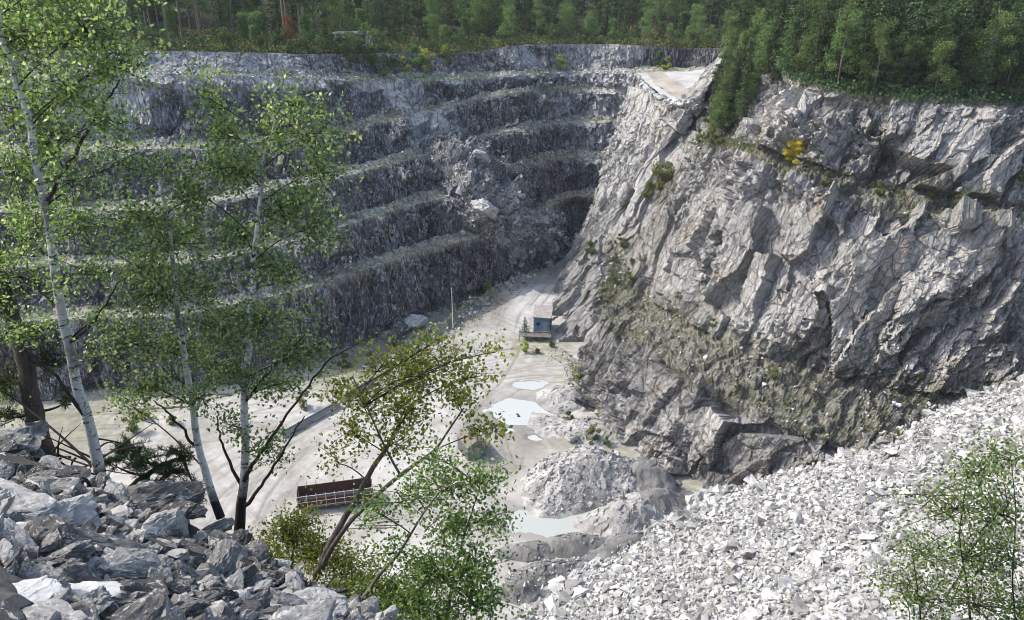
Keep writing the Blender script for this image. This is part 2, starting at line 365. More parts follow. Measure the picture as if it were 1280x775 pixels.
# the bench edges wander
wob = fbm(np.stack([P[:, 0] * .08, P[:, 1] * .08, np.round(P[:, 2] * 0)], 1), 3, 71)
cave = blobs(P, [(548, 286, 0, 1.6, 1), (546, 278, 0, 1.2, 1), (550, 294, 0, 1.4, 1)], True)
disp = np.where(wall > 0, (big * .8 + f1 * .55 + f2 * .32 + f3 * .25) * (.12 + .88 * edge) * np.where(rows_k == 4, .5, .9), np.where(isg, 0, (f3 * .12 + f2 * .08)))
P2 = P + Nn * (disp - 4.5 * cave * wall)[:, None]
P2[:, :2] += (pitward(G[0])[None].repeat(len(rid), 0).reshape(-1, 2)) * (np.where(isg, 0, wob) * 1.0)[:, None]
P2[:, 2] += np.where(isg, fbm(P * .05, 3, 31) * 1.0 * np.clip((4 - rr), 0, 1), 0) + np.where(wall < 1, np.where(isg, 0, .08 * f1), 0)
# talus aprons at the foot of each wall are part of the bench
bench = ((rows_k >= 5) & ((rows_k - 4) % 2 == 1))
P2[:, 2] += np.where(bench, np.clip(1 - fr * 2.5, 0, 1) * (.5 + .5 * fbm(P * .3, 2, 44)), 0)
vegm = np.where(bench, np.clip(1.0 + .5 * fbm(P * .1, 3, 55), 0, 1), 0) + np.where(wall > 0, np.clip((.12 - np.minimum(fr, 1 - fr)) * 5, 0, .5), 0)
vegm = np.where(isg, 1, vegm)
palem = blobs(P, [(542, 170, 150, 6, 1), (555, 185, 148, 4, .8), (250, 75, 146, 7, .6), (330, 76, 150, 7, .5), (165, 78, 146, 9, .6), (140, 130, 137, 6, .8), (505, 118, 160, 4, .6), (780, 130, 185, 9, .7), (770, 180, 180, 7, .6), (400, 180, 137, 3, .6), (750, 75, 203, 9, .35), (490, 112, 0, 2, 1), (497, 122, 0, 1.8, 1), (504, 133, 0, 1.8, .9), (660, 70, 0, 4, .6), (700, 130, 0, 5, .4), (560, 185, 0, 4, .6)], True)
# crests: pale crushed stone on the second one
palem = np.maximum(palem, np.where((rr > 5.6) & (rr < 6.25), np.clip(.6 + .8 * fbm(P * .25, 3, 81), 0, 1) * .8, 0))
palem = np.maximum(palem, np.where(bench & (fr > .55), np.clip(.3 + .8 * fbm(P * .22, 3, 82), 0, 1) * .5, 0))
vegm = vegm * (1 - .35 * palem)
G2 = P2.reshape(G.shape)
TERR = G2
mesh("forest_ground", G2[:sum(segs[:4]) + 1].reshape(-1, 3), grid_faces(sum(segs[:4]) + 1, NCOL), M['forestfloor'], smooth=True)["kind"] = "structure"
k0 = sum(segs[:4])
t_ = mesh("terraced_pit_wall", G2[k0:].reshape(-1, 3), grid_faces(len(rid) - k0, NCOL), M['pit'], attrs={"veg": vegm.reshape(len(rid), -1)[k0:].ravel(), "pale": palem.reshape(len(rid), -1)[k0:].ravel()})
t_["kind"] = "structure"
def rowidx(r): return int(np.argmin(abs(rid - r)))

# ---- the slabby cliff on the right
def near_line(px, py, A, B):
    d = ray(px, py); d = d / np.linalg.norm(d); u = B - A; w0 = CAM - A
    a, b_, c, d_, e = d @ d, d @ u, u @ u, d @ w0, u @ w0
    s = (b_ * e - c * d_) / (a * c - b_ * b_); return CAM + d * s
cols = [((785, 108, 34.7), (728, 303, 2), None), ((830, 118, 34.6), (718, 312, 2), None), ((872, 130, 34.6), (712, 326, 1.5), None),
        ((892, 98, 40), (706, 345, 1), None), ((915, 50, 45.5), (700, 372, 0), None),
        ((962, 74, 45), (690, 420, -1), ((925, 178), (918, 190), (785, 360), (750, 392))),
        ((1005, 100, 44), (735, 505, -1), ((960, 190), (950, 206), (850, 396), (800, 436))),
        ((1070, 114, 43.2), (810, 580, -1), ((1035, 216), (1022, 238), (925, 436), (880, 482))),
        ((1140, 120, 43), (890, 612, -1), ((1120, 238), (1108, 262), (1035, 468), (965, 522))),
        ((1220, 125, 42.5), (980, 635, -1), ((1205, 250), (1195, 276), (1125, 488), (1055, 552))),
        ((1300, 125, 42), (1080, 650, -1), ((1295, 260), (1285, 288), (1215, 490), (1150, 560))),
        ((1420, 125, 42), (1230, 690, -1), ((1430, 270), (1425, 300), (1370, 500), (1300, 590))),
        ((1620, 120, 42), (1420, 740, -1), ((1640, 290), (1630, 320), (1560, 560), (1500, 640)))]
rws = [[] for _ in range(6)]
for (c, t, mids) in cols:
    C_ = atz(*c); T_ = atz(*t)
    rws[0].append(C_); rws[5].append(T_)
    if mids is None:
        for i, f in enumerate((.33, .38, .7, .74)):
            q = C_ * (1 - f) + T_ * f; rws[i + 1].append(q)
    else:
        for i in (0, 2):
            a, b = mids[i], mids[i + 1]; m_ = near_line((a[0] + b[0]) / 2, (a[1] + b[1]) / 2, C_, T_)
            rws[i + 1].append(atz(a[0], a[1], m_[2] + (.8 if i == 0 else 1.2))); rws[i + 2].append(atz(b[0], b[1], m_[2] - (.6 if i == 0 else .8)))
rws = [np.array(r) for r in rws]
back = rws[0].copy(); nvec = rws[0] - rws[5]; nvec[:, 2] = 0; nvec /= np.linalg.norm(nvec, axis=1, keepdims=True)
lift = np.array([0, 0, 0, 0, 0, 1, 1, 1, 1, 1, 1, 1, 1.])
def brow(d, dz):
    q = rws[0].copy(); q += nvec * d; q[:, 2] += dz; 
    for i in range(3): q[i, 2] = rws[0][i, 2] - min(3, dz * 3 + .5); q[i, :2] = (rws[0][i] + nvec[i] * min(d, 3 + i))[:2]
    q[3, :2] = (rws[0][3] + nvec[3] * min(d, 20))[:2]
    return q
arows = [brow(70, 16), brow(45, 9), brow(20, 3), brow(5, .5)] + rws
segs2 = [10, 14, 14, 10, 90, 12, 150, 26, 90]
NCOL2 = 1000
H, rid2, t2 = loft(arows, NCOL2, segs2)
N = grid_normals(H); N = -N if N[rid2 > 4][:, :, 2].mean() < 0 else N
P = H.reshape(-1, 3); Nn = N.reshape(-1, 3); rr = np.repeat(rid2, NCOL2); kk = np.floor(rr).astype(int); fr = rr - kk
# axes: long direction follows the fall line, slabs overlap sideways
ax = (rws[0][7] - rws[5][7]); ax = ax / np.linalg.norm(ax)
shear = np.array([.35, .25, 0]); ax = ax + shear * .5; ax /= np.linalg.norm(ax)
b1 = np.cross(ax, [0, 0, 1.]); b1 /= np.linalg.norm(b1); b2 = np.cross(ax, b1)
Q = np.stack([P @ b1, P @ b2, P @ ax], 1)
wq = np.stack([fbm(P * .07, 2, 201), fbm(P * .07 + 9, 2, 202), fbm(P * .07 + 19, 2, 203)], 1)
wf = np.stack([fbm(P * .33, 3, 211), fbm(P * .33 + 9, 3, 212), fbm(P * .33 + 19, 3, 213)], 1)
F0 = facets(Q * np.array([.09, .09, .05]) + wq * .25, 101, .8)
F1 = facets(Q * np.array([.3, .3, .075]) + wq * .5 + wf * .1, 111, .9)
F2 = facets(Q * np.array([.8, .8, .36]) + wq * 1.1 + wf * .3, 121, .75)
F3 = facets(Q * np.array([1.9, 1.9, .95]) + wq * 2 + wf * .7, 131, .7)
F4 = facets(np.stack([Q[:, 2] * .5 + Q[:, 0] * .2, Q[:, 0] * .16, Q[:, 1] * .5], 1) + wf * .3, 181, .8)
calm = np.clip(.38 + 1.7 * fbm(P * .09, 2, 141), .08, 1)      # smooth slabs beside broken ground
iswall = ((kk == 4) | (kk == 6) | (kk == 8)); led = ((kk == 5) | (kk == 7)); tw = np.repeat(np.interp(t2, [0, 5, 6, 12], [.22, .6, .95, 1])[None], len(rid2), 0).ravel()
d = (F0 * 1.8 + F1 * 1.15 + F4 * .25) * tw + ((F2 * .6 + F3 * .34) * calm + fbm(Q * np.array([1.6, 1.6, .4]), 4, 151) * .22) * (.45 + .55 * tw)
dl = F1 * .4 + F2 * .35 + F3 * .2
edge = np.clip(np.minimum(fr, 1 - fr) * 6, 0, 1)
top = (kk < 4)
disp = np.where(iswall, d * np.where(kk == 4, np.clip(fr * 6, .15, 1), 1), np.where(top, 0, d * .2 + dl * .55))
P2 = P + Nn * disp[:, None]
P2[:, 2] += np.where(top, np.where(tw > .75, fbm(P * .1, 3, 161) * .8 * np.clip(4 - rr, 0, 1), 0), 0)
vegm = np.where(led, .9, 0.) + np.where(iswall, np.clip(fbm(P * .06, 3, 171) * 1.2 - .35, 0, .8), 0)
vegm = np.maximum(vegm, np.where((kk == 8) & (fr < .1), .5, 0)); vegm = np.maximum(vegm, np.where((kk == 6) & (fr > .9), .5, 0))
vegm = np.maximum(vegm, np.where((kk == 4) & (fr < .08) & (np.repeat(t2[None], len(rid2), 0).ravel() > 4.6), .8, 0))
lc = np.repeat(t2[None], len(rid2), 0).ravel()
vegm = vegm * np.clip((lc - 4.0) * 1.2, 0.15, 1)
vegm = np.maximum(vegm, blobs(P, [(900, 150, 138, 6, 1), (830, 235, 138, 4, .9), (740, 320, 148, 4, .7)]))
palem = np.clip(1.25 - lc / 4.2, 0, 1) * .55
palem = np.maximum(palem, blobs(P, [(880, 520, 84, 4.2, .8), (1030, 400, 92, 7, .55), (720, 400, 122, 5, .7), (1240, 400, 82, 9, .35), (770, 290, 145, 7, .5), (820, 210, 150, 10, .6), (990, 130, 118, 6, .7), (1120, 330, 95, 7, .35), (955, 290, 115, 6, .35), (1255, 195, 100, 5, .5)]) * np.clip(.5 + calm, 0, 1))
H2 = P2.reshape(H.shape); CLF = H2
k0 = sum(segs2[:4])
mesh("hilltop_ground", H2[:k0 + 1].reshape(-1, 3), grid_faces(k0 + 1, NCOL2), M['forestfloor'], smooth=True)["kind"] = "structure"
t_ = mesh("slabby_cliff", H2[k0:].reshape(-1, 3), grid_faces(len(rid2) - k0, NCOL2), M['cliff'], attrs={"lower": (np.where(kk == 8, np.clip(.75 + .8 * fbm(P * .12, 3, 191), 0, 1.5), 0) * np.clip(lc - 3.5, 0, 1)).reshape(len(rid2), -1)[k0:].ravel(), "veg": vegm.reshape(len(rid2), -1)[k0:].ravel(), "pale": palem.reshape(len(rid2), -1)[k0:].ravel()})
t_["kind"] = "structure"
CV = vegm.reshape(len(rid2), -1)
def rowidx2(r): return int(np.argmin(abs(rid2 - r)))

# ---- rock slide in the back corner
net = [[(500, 146, 162), (530, 150, 163), (570, 163, 166), (605, 172, 169), (650, 200, 172)],
       [(522, 190, 152), (565, 193, 155), (600, 203, 158), (635, 212, 163), (668, 228, 170)],
       [(548, 225, 147), (588, 230, 149), (618, 236, 153), (648, 245, 157.5), (685, 258, 166)],
       [(575, 268, 144), (608, 270, 146), (640, 272, 150.5), (668, 276, 157.5), (712, 282, 169)],
       [(600, 300, 144), (636, 302, 150), (668, 299, 157.5), (698, 298, 165.5), (732, 298, 173)]]
nr = [np.array([at(a_, b_, c_ - 3.2) for a_, b_, c_ in r]) for r in net]
nr.append(np.array([atz(626, 348, -.5), atz(655, 339, .5), atz(684, 325, 1), atz(702, 316, 1.2), atz(738, 306, 1)])); foot = nr[-1].copy(); foot[:, 1] -= 2; foot[:, 2] = -3; nr.append(foot)
SL, ridS, tS = loft(nr, 260, [50] * 5 + [6])
N = grid_normals(SL); N = N if N[:, :, 2].mean() > 0 else -N
P = SL.reshape(-1, 3)
d = facets(P * .16, 301) * 1.3 + facets(P * .45, 311) * .7 + facets(P * 1.2, 321) * .3
tm = np.repeat(tS[None], len(ridS), 0).ravel(); bell = np.clip(np.minimum(tm, 4 - tm) * .95 + .25 * fbm(P * .15, 3, 331), 0, 1); rs_ = np.repeat(ridS, 260); bell *= np.clip(rs_ * 1.3 + .1, 0, 1)
P2 = P + N.reshape(-1, 3) * d[:, None]; P2[:, 1] += (1 - bell) * 7; P2[:, 2] -= (1 - bell) * 4.5
palem = blobs(P, [(605, 262, 138, 3.5, .9), (655, 250, 150, 3.5, 1), (660, 290, 145, 6, .8), (690, 300, 150, 5, .6), (620, 235, 146, 4, .4), (600, 190, 152, 4, .4)])
t_ = mesh("rock_slide", P2, grid_faces(*SL.shape[:2]), M['slide'], attrs={"veg": np.zeros(len(P)), "pale": palem}); t_["kind"] = "structure"
SLD = P2.reshape(SL.shape)

# ---- quarry floor
nx, ny = 820, 640
xs = np.linspace(-150, 90, nx); ys = np.linspace(40, 178, ny)
X, Yg = np.meshgrid(xs, ys); P = np.stack([X.ravel(), Yg.ravel(), np.zeros(nx * ny)], 1)
# the ramp: a low causeway whose left shoulder runs from the outcrop to the far corner
E = [atz(478, 432, 1.2), atz(520, 420, 1.2), atz(560, 396, 1.2), atz(600, 365, 1.4), atz(650, 340, 1.6), atz(690, 322, 1.8), atz(712, 305, 2)]
ex = np.array([e[0] for e in E]); ey = np.array([e[1] for e in E])
def ramp_edge_x(y): return np.interp(y, ey, ex)
yy = P[:, 1]; inr = P[:, 0] - ramp_edge_x(yy) + fbm(P * .12, 3, 401) * 1.6
onr = np.clip(inr / 2.5, 0, 1) * np.clip((yy - ey[0] + 6) / 8, 0, 1)
z = -1.0 + .25 * fbm(P * .05, 3, 402) + onr * (1.2 + .9 * np.clip((yy - 115) / 50, 0, 1)) + np.clip((ey[0] - yy) / 12, 0, 1) * .7
shoulder = np.exp(-((inr - 2.0) / 1.5) ** 2) * np.clip((yy - ey[0]) / 4, 0, 1)
z += shoulder * (.5 + .9 * np.abs(facets(P * .5, 403))) 
z += .05 * fbm(P * .8, 3, 404)
# wheel ruts running along the hall floor towards the lower left
_t = P[:, 0] * .75 - P[:, 1] * .62 + 3 * fbm(P * .03, 2, 405)
z += .07 * vnoise(np.stack([_t * 1.8, P[:, 0] * .05, P[:, 1] * .05], 1), 408) * np.clip(fbm(P * .035, 2, 406) * 2 + .4, 0, 1)
P[:, 2] = z
PUD = [(651, 515, 4.0, 3.4), (664, 481, 1.9, 1.2), (636, 538, .8, .6), (668, 547, .9, .6), (694, 652, 5.6, 2.7)]
for (px, py, ax_, ay_) in PUD:
    c = atz(px, py, -.5); dd = np.sqrt(((P[:, 0] - c[0]) / ax_) ** 2 + ((P[:, 1] - c[1]) / ay_) ** 2) + .3 * fbm(P * .4, 4, 407)
    P[:, 2] = np.where(dd < 2.0, np.minimum(P[:, 2], -.565 + (dd - 1.05) * .3), P[:, 2])
vg = np.clip(shoulder * 1.1, 0, 1)
for (px, py, r_, v) in [(430, 450, 9, .9), (540, 400, 9, .5), (670, 430, 5, .8), (720, 470, 3, .8), (180, 500, 12, .5), (300, 440, 14, .7), (740, 545, 5, .8), (870, 630, 6, .8), (60, 520, 12, .6), (600, 375, 6, .4), (500, 445, 6, .4)]:
    c = atz(px, py, 0); vg = np.maximum(vg, v * np.clip(1.5 - np.hypot(P[:, 0] - c[0], P[:, 1] - c[1]) / r_, 0, 1))
rut = np.zeros(len(P)); wet = np.zeros(len(P))
TR = [[(724, 458), (680, 462), (630, 476), (592, 502), (562, 545), (545, 610), (530, 680)], [(724, 448), (660, 452), (600, 462), (520, 480), (450, 503), (380, 535), (300, 590), (240, 660)], [(700, 325), (668, 365), (642, 400), (622, 440), (596, 475), (560, 505)],
      [(470, 480), (400, 512), (330, 548), (250, 610)], [(505, 470), (435, 522), (375, 562), (320, 625), (290, 690)], [(0, 530), (120, 520), (250, 512), (400, 480), (500, 460)], [(612, 520), (622, 560), (640, 605), (640, 650)], [(0, 560), (150, 548), (300, 530), (420, 530), (520, 560)], [(560, 440), (600, 450), (650, 446), (720, 452)]]
for tr_ in TR:
    Pt = np.array([atz(a, b, 0) for a, b in tr_]); t = np.linspace(0, len(Pt) - 1, 400); C_ = catmull(Pt, t)[:, :2]; tn = np.gradient(C_, axis=0); tn /= np.linalg.norm(tn, axis=1, keepdims=True); nn_ = np.stack([-tn[:, 1], tn[:, 0]], 1)
    lo = C_.min(0) - 6; hi = C_.max(0) + 6; I = np.where((P[:, 0] > lo[0]) & (P[:, 0] < hi[0]) & (P[:, 1] > lo[1]) & (P[:, 1] < hi[1]))[0]
    for k_ in range(0, len(I), 20000):
        J = I[k_:k_ + 20000]; D = P[J][:, None, :2] - C_[None, ::4]; q = np.argmin((D ** 2).sum(2), 1); off = np.einsum('ij,ij->i', P[J][:, :2] - C_[::4][q], nn_[::4][q]); al = np.einsum('ij,ij->i', P[J][:, :2] - C_[::4][q], tn[::4][q])
        off = off + .35 * vnoise(np.stack([C_[::4][q][:, 0] * .12, C_[::4][q][:, 1] * .12, off * 0], 1), 7); m_ = np.zeros(len(J))
        for o_ in (-3.1, -2.2, -.9, .9, 1.6, 3.4): m_ = np.maximum(m_, np.exp(-((off - o_) / .24) ** 2) * np.clip(.35 + vnoise(np.stack([C_[::4][q][:, 0] * .1 + o_, C_[::4][q][:, 1] * .1, off * 0 + o_ * 3], 1), 9), 0, 1))
        rut[J] = np.maximum(rut[J], m_ * (abs(al) < 2))
P[:, 2] -= rut * .06
for (px, py, ax_, ay_) in PUD:
    c = atz(px, py, -.5); wet = np.maximum(wet, np.clip(2.15 - np.sqrt(((P[:, 0] - c[0]) / ax_) ** 2 + ((P[:, 1] - c[1]) / ay_) ** 2) + .6 * fbm(P * .3, 3, 417), 0, 1))
t_ = mesh("quarry_floor", P, grid_faces(ny, nx), M['floor'], smooth=True, attrs={"veg": vg, "rut": rut, "wet": wet}); t_["kind"] = "structure"
FLOOR = P.reshape(ny, nx, 3)
def floor_z(x, y):
    i = int(np.clip(np.searchsorted(ys, y), 0, ny - 1)); j = int(np.clip(np.searchsorted(xs, x), 0, nx - 1)); return FLOOR[i, j, 2]
# ground far below everything, out to the horizon
g = mesh("ground", [(-1500, -600, -6), (1500, -600, -6), (1500, 2200, -6), (-1500, 2200, -6)], np.array([[0, 1, 2, 3]]), M['forestfloor']); g["kind"] = "structure"
# puddles: shallow water, sky reflection partly painted in as a pale base colour
m, n, b = new_mat("pale_water", .06); b.inputs["Base Color"].default_value = (.42, .44, .42, 1); b.inputs["Specular IOR Level"].default_value = .9
v = mapping(n); bump(n, b, noise(n, 2.5, 3, .5, v), .1, .02); M['water'] = m
m2 = m.copy(); m2.node_tree.nodes['Principled BSDF'].inputs['Base Color'].default_value = (.36, .38, .35, 1); m2.node_tree.nodes['Principled BSDF'].inputs['Roughness'].default_value = .25; M['pond'] = m2
def fan(name, c, ax_, ay_, mat, seed, thick=0):
    a = np.linspace(0, 2 * math.pi, 65)[:-1]; rr_ = 1.2 + .45 * fbm(np.stack([np.cos(a) * 2.2, np.sin(a) * 2.2, a * 0 + seed], 1), 3, 3)
    rr_ = rr_ * 0 + 1.55; V = np.stack([np.cos(a) * ax_ * rr_, np.sin(a) * ay_ * rr_, a * 0], 1); V = np.vstack([[0, 0, 0], V])
    F = [[0, i + 1, (i + 1) % 64 + 1] for i in range(64)]
    return mesh(name, V, np.array(F), mat, loc=c)
for i, (px, py, ax_, ay_) in enumerate(PUD):
    c = atz(px, py, -.5); c[2] = -.56 + .006 * i; fan("puddle_water", c, ax_, ay_, M['water'] if i < 4 else M['pond'], i * 3.3)["kind"] = "structure"

# ---- sandy shelf road in the far right
def drape(name, pts_l, pts_r, mat, off=0, n_=30, kindtag="structure"):
    A = catmull(np.array(pts_l), np.linspace(0, len(pts_l) - 1, n_)); B = catmull(np.array(pts_r), np.linspace(0, len(pts_r) - 1, n_))
    rows_ = [A * (1 - f) + B * f for f in np.linspace(0, 1, 12)]; Gd = np.array(rows_); Gd[:, :, 2] += off + .3 * fbm(Gd.reshape(-1, 3) * .3, 4, 501).reshape(Gd.shape[:2])
    o = mesh(name, Gd.reshape(-1, 3), grid_faces(12, n_), mat, smooth=True); o["kind"] = kindtag; return o
drape("gravel_shelf", [atz(795, 92, 34.9), atz(812, 106, 34.9), atz(828, 120, 34.9), atz(855, 134, 34.8)], [atz(885, 86, 35.2), atz(905, 95, 35.2), atz(905, 108, 35.2), atz(895, 134, 34.8)], M['whitegravel'])
drape("sandy_road", [atz(808, 91, 35.25), atz(815, 100, 35.15), atz(828, 111, 35.1), atz(846, 122, 35.0)], [atz(826, 90, 35.35), atz(845, 100, 35.25), atz(860, 112, 35.2), atz(872, 127, 35.0)], M['sand'])
# ------------------------------------------------------------------ rocks
def hull_proto(seed, n=12, sx=1., sy=.75, sz=.55):
    rnd = random.Random(seed); bm = bmesh.new()
    for i in range(n):
        a = Vector((rnd.gauss(0, 1), rnd.gauss(0, 1), rnd.gauss(0, 1))).normalized() * rnd.uniform(.8, 1.05)
        a = Vector((max(-.8, min(.8, a.x * 1.25)), max(-.8, min(.8, a.y * 1.25)), max(-.8, min(.8, a.z * 1.25))))
        bm.verts.new((a.x * sx, a.y * sy, a.z * sz))
    r = bmesh.ops.convex_hull(bm, input=bm.verts)
    bmesh.ops.delete(bm, geom=[g for g in r["geom_interior"] if isinstance(g, bmesh.types.BMVert)], context='VERTS')
    bmesh.ops.triangulate(bm, faces=bm.faces)
    return bm
def bm_arrays(bm):
    bm.verts.index_update(); V = np.array([v.co[:] for v in bm.verts]); F = np.array([[v.index for v in f.verts] for f in bm.faces]); return V, F
def detailed_rock(seed, n=13, sx=1., sy=.75, sz=.55, cuts=9, amp=.04):
    bm = hull_proto(seed, n, sx, sy, sz)
    bmesh.ops.bevel(bm, geom=list(bm.edges), offset=.02, segments=1, affect='EDGES')
    bmesh.ops.triangulate(bm, faces=bm.faces)
    bmesh.ops.subdivide_edges(bm, edges=[e for e in bm.edges if e.calc_length() > .2], cuts=cuts, use_grid_fill=True)
    bmesh.ops.triangulate(bm, faces=bm.faces)
    V, F = bm_arrays(bm); bm.free()
    Nv = V / np.linalg.norm(V, axis=1, keepdims=True); o = seed * 3.7
    ang = seed * 1.3; q = V @ np.array([[math.cos(ang), math.sin(ang), 0], [-math.sin(ang), math.cos(ang), 0], [0, 0, 1]])
    d = facets(q * np.array([1.6, 1.6, 5]) + o, seed) * amp * 1.2 + facets(q * np.array([4, 4, 11]) + o, seed + 9) * amp * .6 + facets(q * np.array([9, 9, 16]) + o, seed + 19) * amp * .3 + fbm(V * 6 + o, 4, seed) * amp * .4
    return V + Nv * d[:, None], F
def rot_mats(n, rng, upright=.0):
    q = rng.normal(size=(n, 4)); 
    if upright: q[:, 1:3] *= (1 - upright)
    q /= np.linalg.norm(q, axis=1, keepdims=True); w_, x, y, z = q.T
    return np.stack([np.stack([1 - 2 * (y * y + z * z), 2 * (x * y - z * w_), 2 * (x * z + y * w_)], 1), np.stack([2 * (x * y + z * w_), 1 - 2 * (x * x + z * z), 2 * (y * z - x * w_)], 1), np.stack([2 * (x * z - y * w_), 2 * (y * z + x * w_), 1 - 2 * (x * x + y * y)], 1)], 1)
LOW = [bm_arrays(hull_proto(900 + i, 9 + i % 4, 1, random.uniform(.6, .9), random.uniform(.4, .7))) for i in range(14)]
def scatter_mesh(name, C, size, mat, rng, parent=None, upright=.6, protos=LOW, kind="stuff"):
    n = len(C); which = rng.integers(0, len(protos), n); Ms = rot_mats(n, rng, upright); Vs, Fs, off = [], [], 0
    for k, (V, F) in enumerate(protos):
        I = np.where(which == k)[0]
        if not len(I): continue
        W = np.einsum('nij,vj->nvi', Ms[I], V) * size[I][:, None, None] + C[I][:, None, :]
        Vs.append(W.reshape(-1, 3)); Fs.append((F[None] + (np.arange(len(I)) * len(V))[:, None, None]).reshape(-1, 3) + off); off += len(I) * len(V)
    o = mesh(name, np.vstack(Vs), np.vstack(Fs), mat, parent)
    if kind: o["kind"] = kind
    return o
def project(P):
    p = R(PITCH); D = P - CAM; f = D[:, 1] * math.cos(p) - D[:, 2] * math.sin(p); u = D[:, 1] * math.sin(p) + D[:, 2] * math.cos(p)
    return 640 + D[:, 0] / f * FPX, 387.5 - u / f * FPX, f

# ---- near slope on the left, where the photographer stands
ctrl = np.array([at(0, 552, 11), at(150, 603, 11), at(300, 668, 10.2), at(430, 735, 8.8), at(510, 776, 7.6), at(0, 775, 4.3), at(250, 775, 5.3)])
Af = np.c_[np.ones(len(ctrl)), ctrl[:, :2]]; pl, *_ = np.linalg.lstsq(Af, ctrl[:, 2], rcond=None)
e0, e1 = ctrl[0][:2], ctrl[4][:2]; ed = (e1 - e0) / np.linalg.norm(e1 - e0); en = np.array([-ed[1], ed[0]]); en = en if en[1] > 0 else -en
def edge_d(x, y): return (x - e0[0]) * en[0] + (y - e0[1]) * en[1]
def slope_z(x, y):
    d = edge_d(x, y); k = np.maximum(d + .1, 0)
    xe = x - en[0] * np.maximum(d, 0); ye = y - en[1] * np.maximum(d, 0)
    xe = np.clip(xe, -16, 3); ye = np.clip(ye, 1, 30)
    return pl[0] + pl[1] * xe + pl[2] * ye - k * 1.9
gx, gy = np.meshgrid(np.concatenate([np.linspace(-70, -16, 60)[:-1], np.linspace(-16, 5, 240), np.linspace(5, 22, 40)[1:]]), np.concatenate([np.linspace(-12, 1, 12)[:-1], np.linspace(1, 16, 200), np.linspace(16, 70, 120)[1:]]))
P = np.stack([gx.ravel(), gy.ravel(), 0 * gx.ravel()], 1); P[:, 2] = slope_z(P[:, 0], P[:, 1]) + .18 * fbm(P * .7, 4, 601) + .12 * facets(P * 1.5, 602) - .12
P[:, 2] = np.maximum(P[:, 2], -3); P[:, 2] -= np.clip(P[:, 0] - 3, 0, 30) * .9; P[:, 2] = np.maximum(P[:, 2], -3)
near = np.hypot(P[:, 0], P[:, 1]) < 2.0; P[:, 2] = np.where(near, np.minimum(P[:, 2], 58.2), P[:, 2]); P[:, 2] = np.minimum(P[:, 2], 58.3)
g = mesh("near_slope", P, grid_faces(*gx.shape), M['slopesoil'], smooth=False); g["kind"] = "structure"

DET = [detailed_rock(i, 11 + i % 5, 1, .55 + .06 * (i % 6), .32 + .05 * (i % 5)) for i in range(12)]
det_me = []
def rock_obj(name, k, mat, loc, rot, sc, label, cat, group=None):
    key = (k, mat.name)
    for kk_, me in det_me:
        if kk_ == key: break
    else:
        o = mesh("boulder", DET[k][0], DET[k][1], mat); me = o.data; bpy.data.objects.remove(o); det_me.append((key, me))
    o = bpy.data.objects.new(name, me); link(o); o.location = loc; o.rotation_euler = rot; o.scale = sc
    return tag(o, label, cat, group)
rng = np.random.default_rng(5)
special = [
    (195, 630, .80, 3, (.1, .15, .5), (1.15, .8, .75), 'block', "huge rounded dark grey boulder in front of the birch trunks"),
    (75, 655, .50, 5, (.5, .2, 1.0), (1, .9, 1.1), 'block', "tilted brownish wedge shaped boulder left of the huge rounded one"),
    (120, 690, .55, 7, (.3, .5, .4), (1.2, .8, .9), 'block', "long pale topped block with a dark steep front, in the middle of the pile"),
    (100, 747, .30, 1, (-.1, .25, .3), (1.3, 1.1, .35), 'white_block', "bright white flat slab lying on the dark rocks"),
    (20, 760, .30, 9, (.05, .1, .6), (1.2, 1.0, .5), 'white_block', "pale white slab in the bottom left corner"),
    (20, 640, .62, 2, (.5, .1, 2.2), (1, 1, .9), 'block', "large dark slab leaning at the left edge of the pile"),
    (52, 672, .40, 4, (.4, -.3, .2), (1, .8, .9), 'block', "dark pointed block wedged beside the leaning slab"),
    (70, 597, .40, 6, (.2, .2, .4), (1.2, 1, .6), 'block', "pale topped slab just below the dark pine trunk"),
    (150, 715, .45, 8, (.2, .5, .9), (1.1, .9, .8), 'block', "dark shadowed block behind the white slab"),
    (200, 745, .42, 10, (.1, .3, 2.0), (1.2, .9, .6), 'block', "grey cracked slab at the lower edge right of the white slab"),
    (60, 740, .28, 11, (.5, .3, .0), (1, .9, 1.), 'block', "small grey block between the two white slabs"),
    (265, 665, .42, 0, (.2, .1, 1.), (1.2, .9, .8), 'block', "broad grey boulder at the rim under the blackened birch foot"),
    (240, 640, .30, 2, (.1, .3, .1), (1., .9, .6), 'block', "light grey flat rock at the foot of the leaning birch"),
    (165, 745, .22, 3, (.4, .3, .1), (1., .9, .9), 'block', "small brownish block touching the right tip of the white slab"),
]
taken = []
def ground_hit(px, py):
    d = ray(px, py)
    for t in np.linspace(2, 30, 1400):
        p = CAM + d * t
        if p[2] < slope_z(p[0], p[1]): return p
    return None
for (px, py, sz, k, rot, sc, mt, lab) in special:
    p = ground_hit(px, py)
    if p is None: p = at(px, py, 11)
    rock_obj("boulder", k, M[mt], p + np.array([0, 0, .08 * sz]), rot, tuple(sz * s for s in sc), lab, "boulder")
    taken.append((p[0], p[1], sz * .75))
nrm = Vector((-pl[1], -pl[2], 1)).normalized()
cand = []; tries = 0
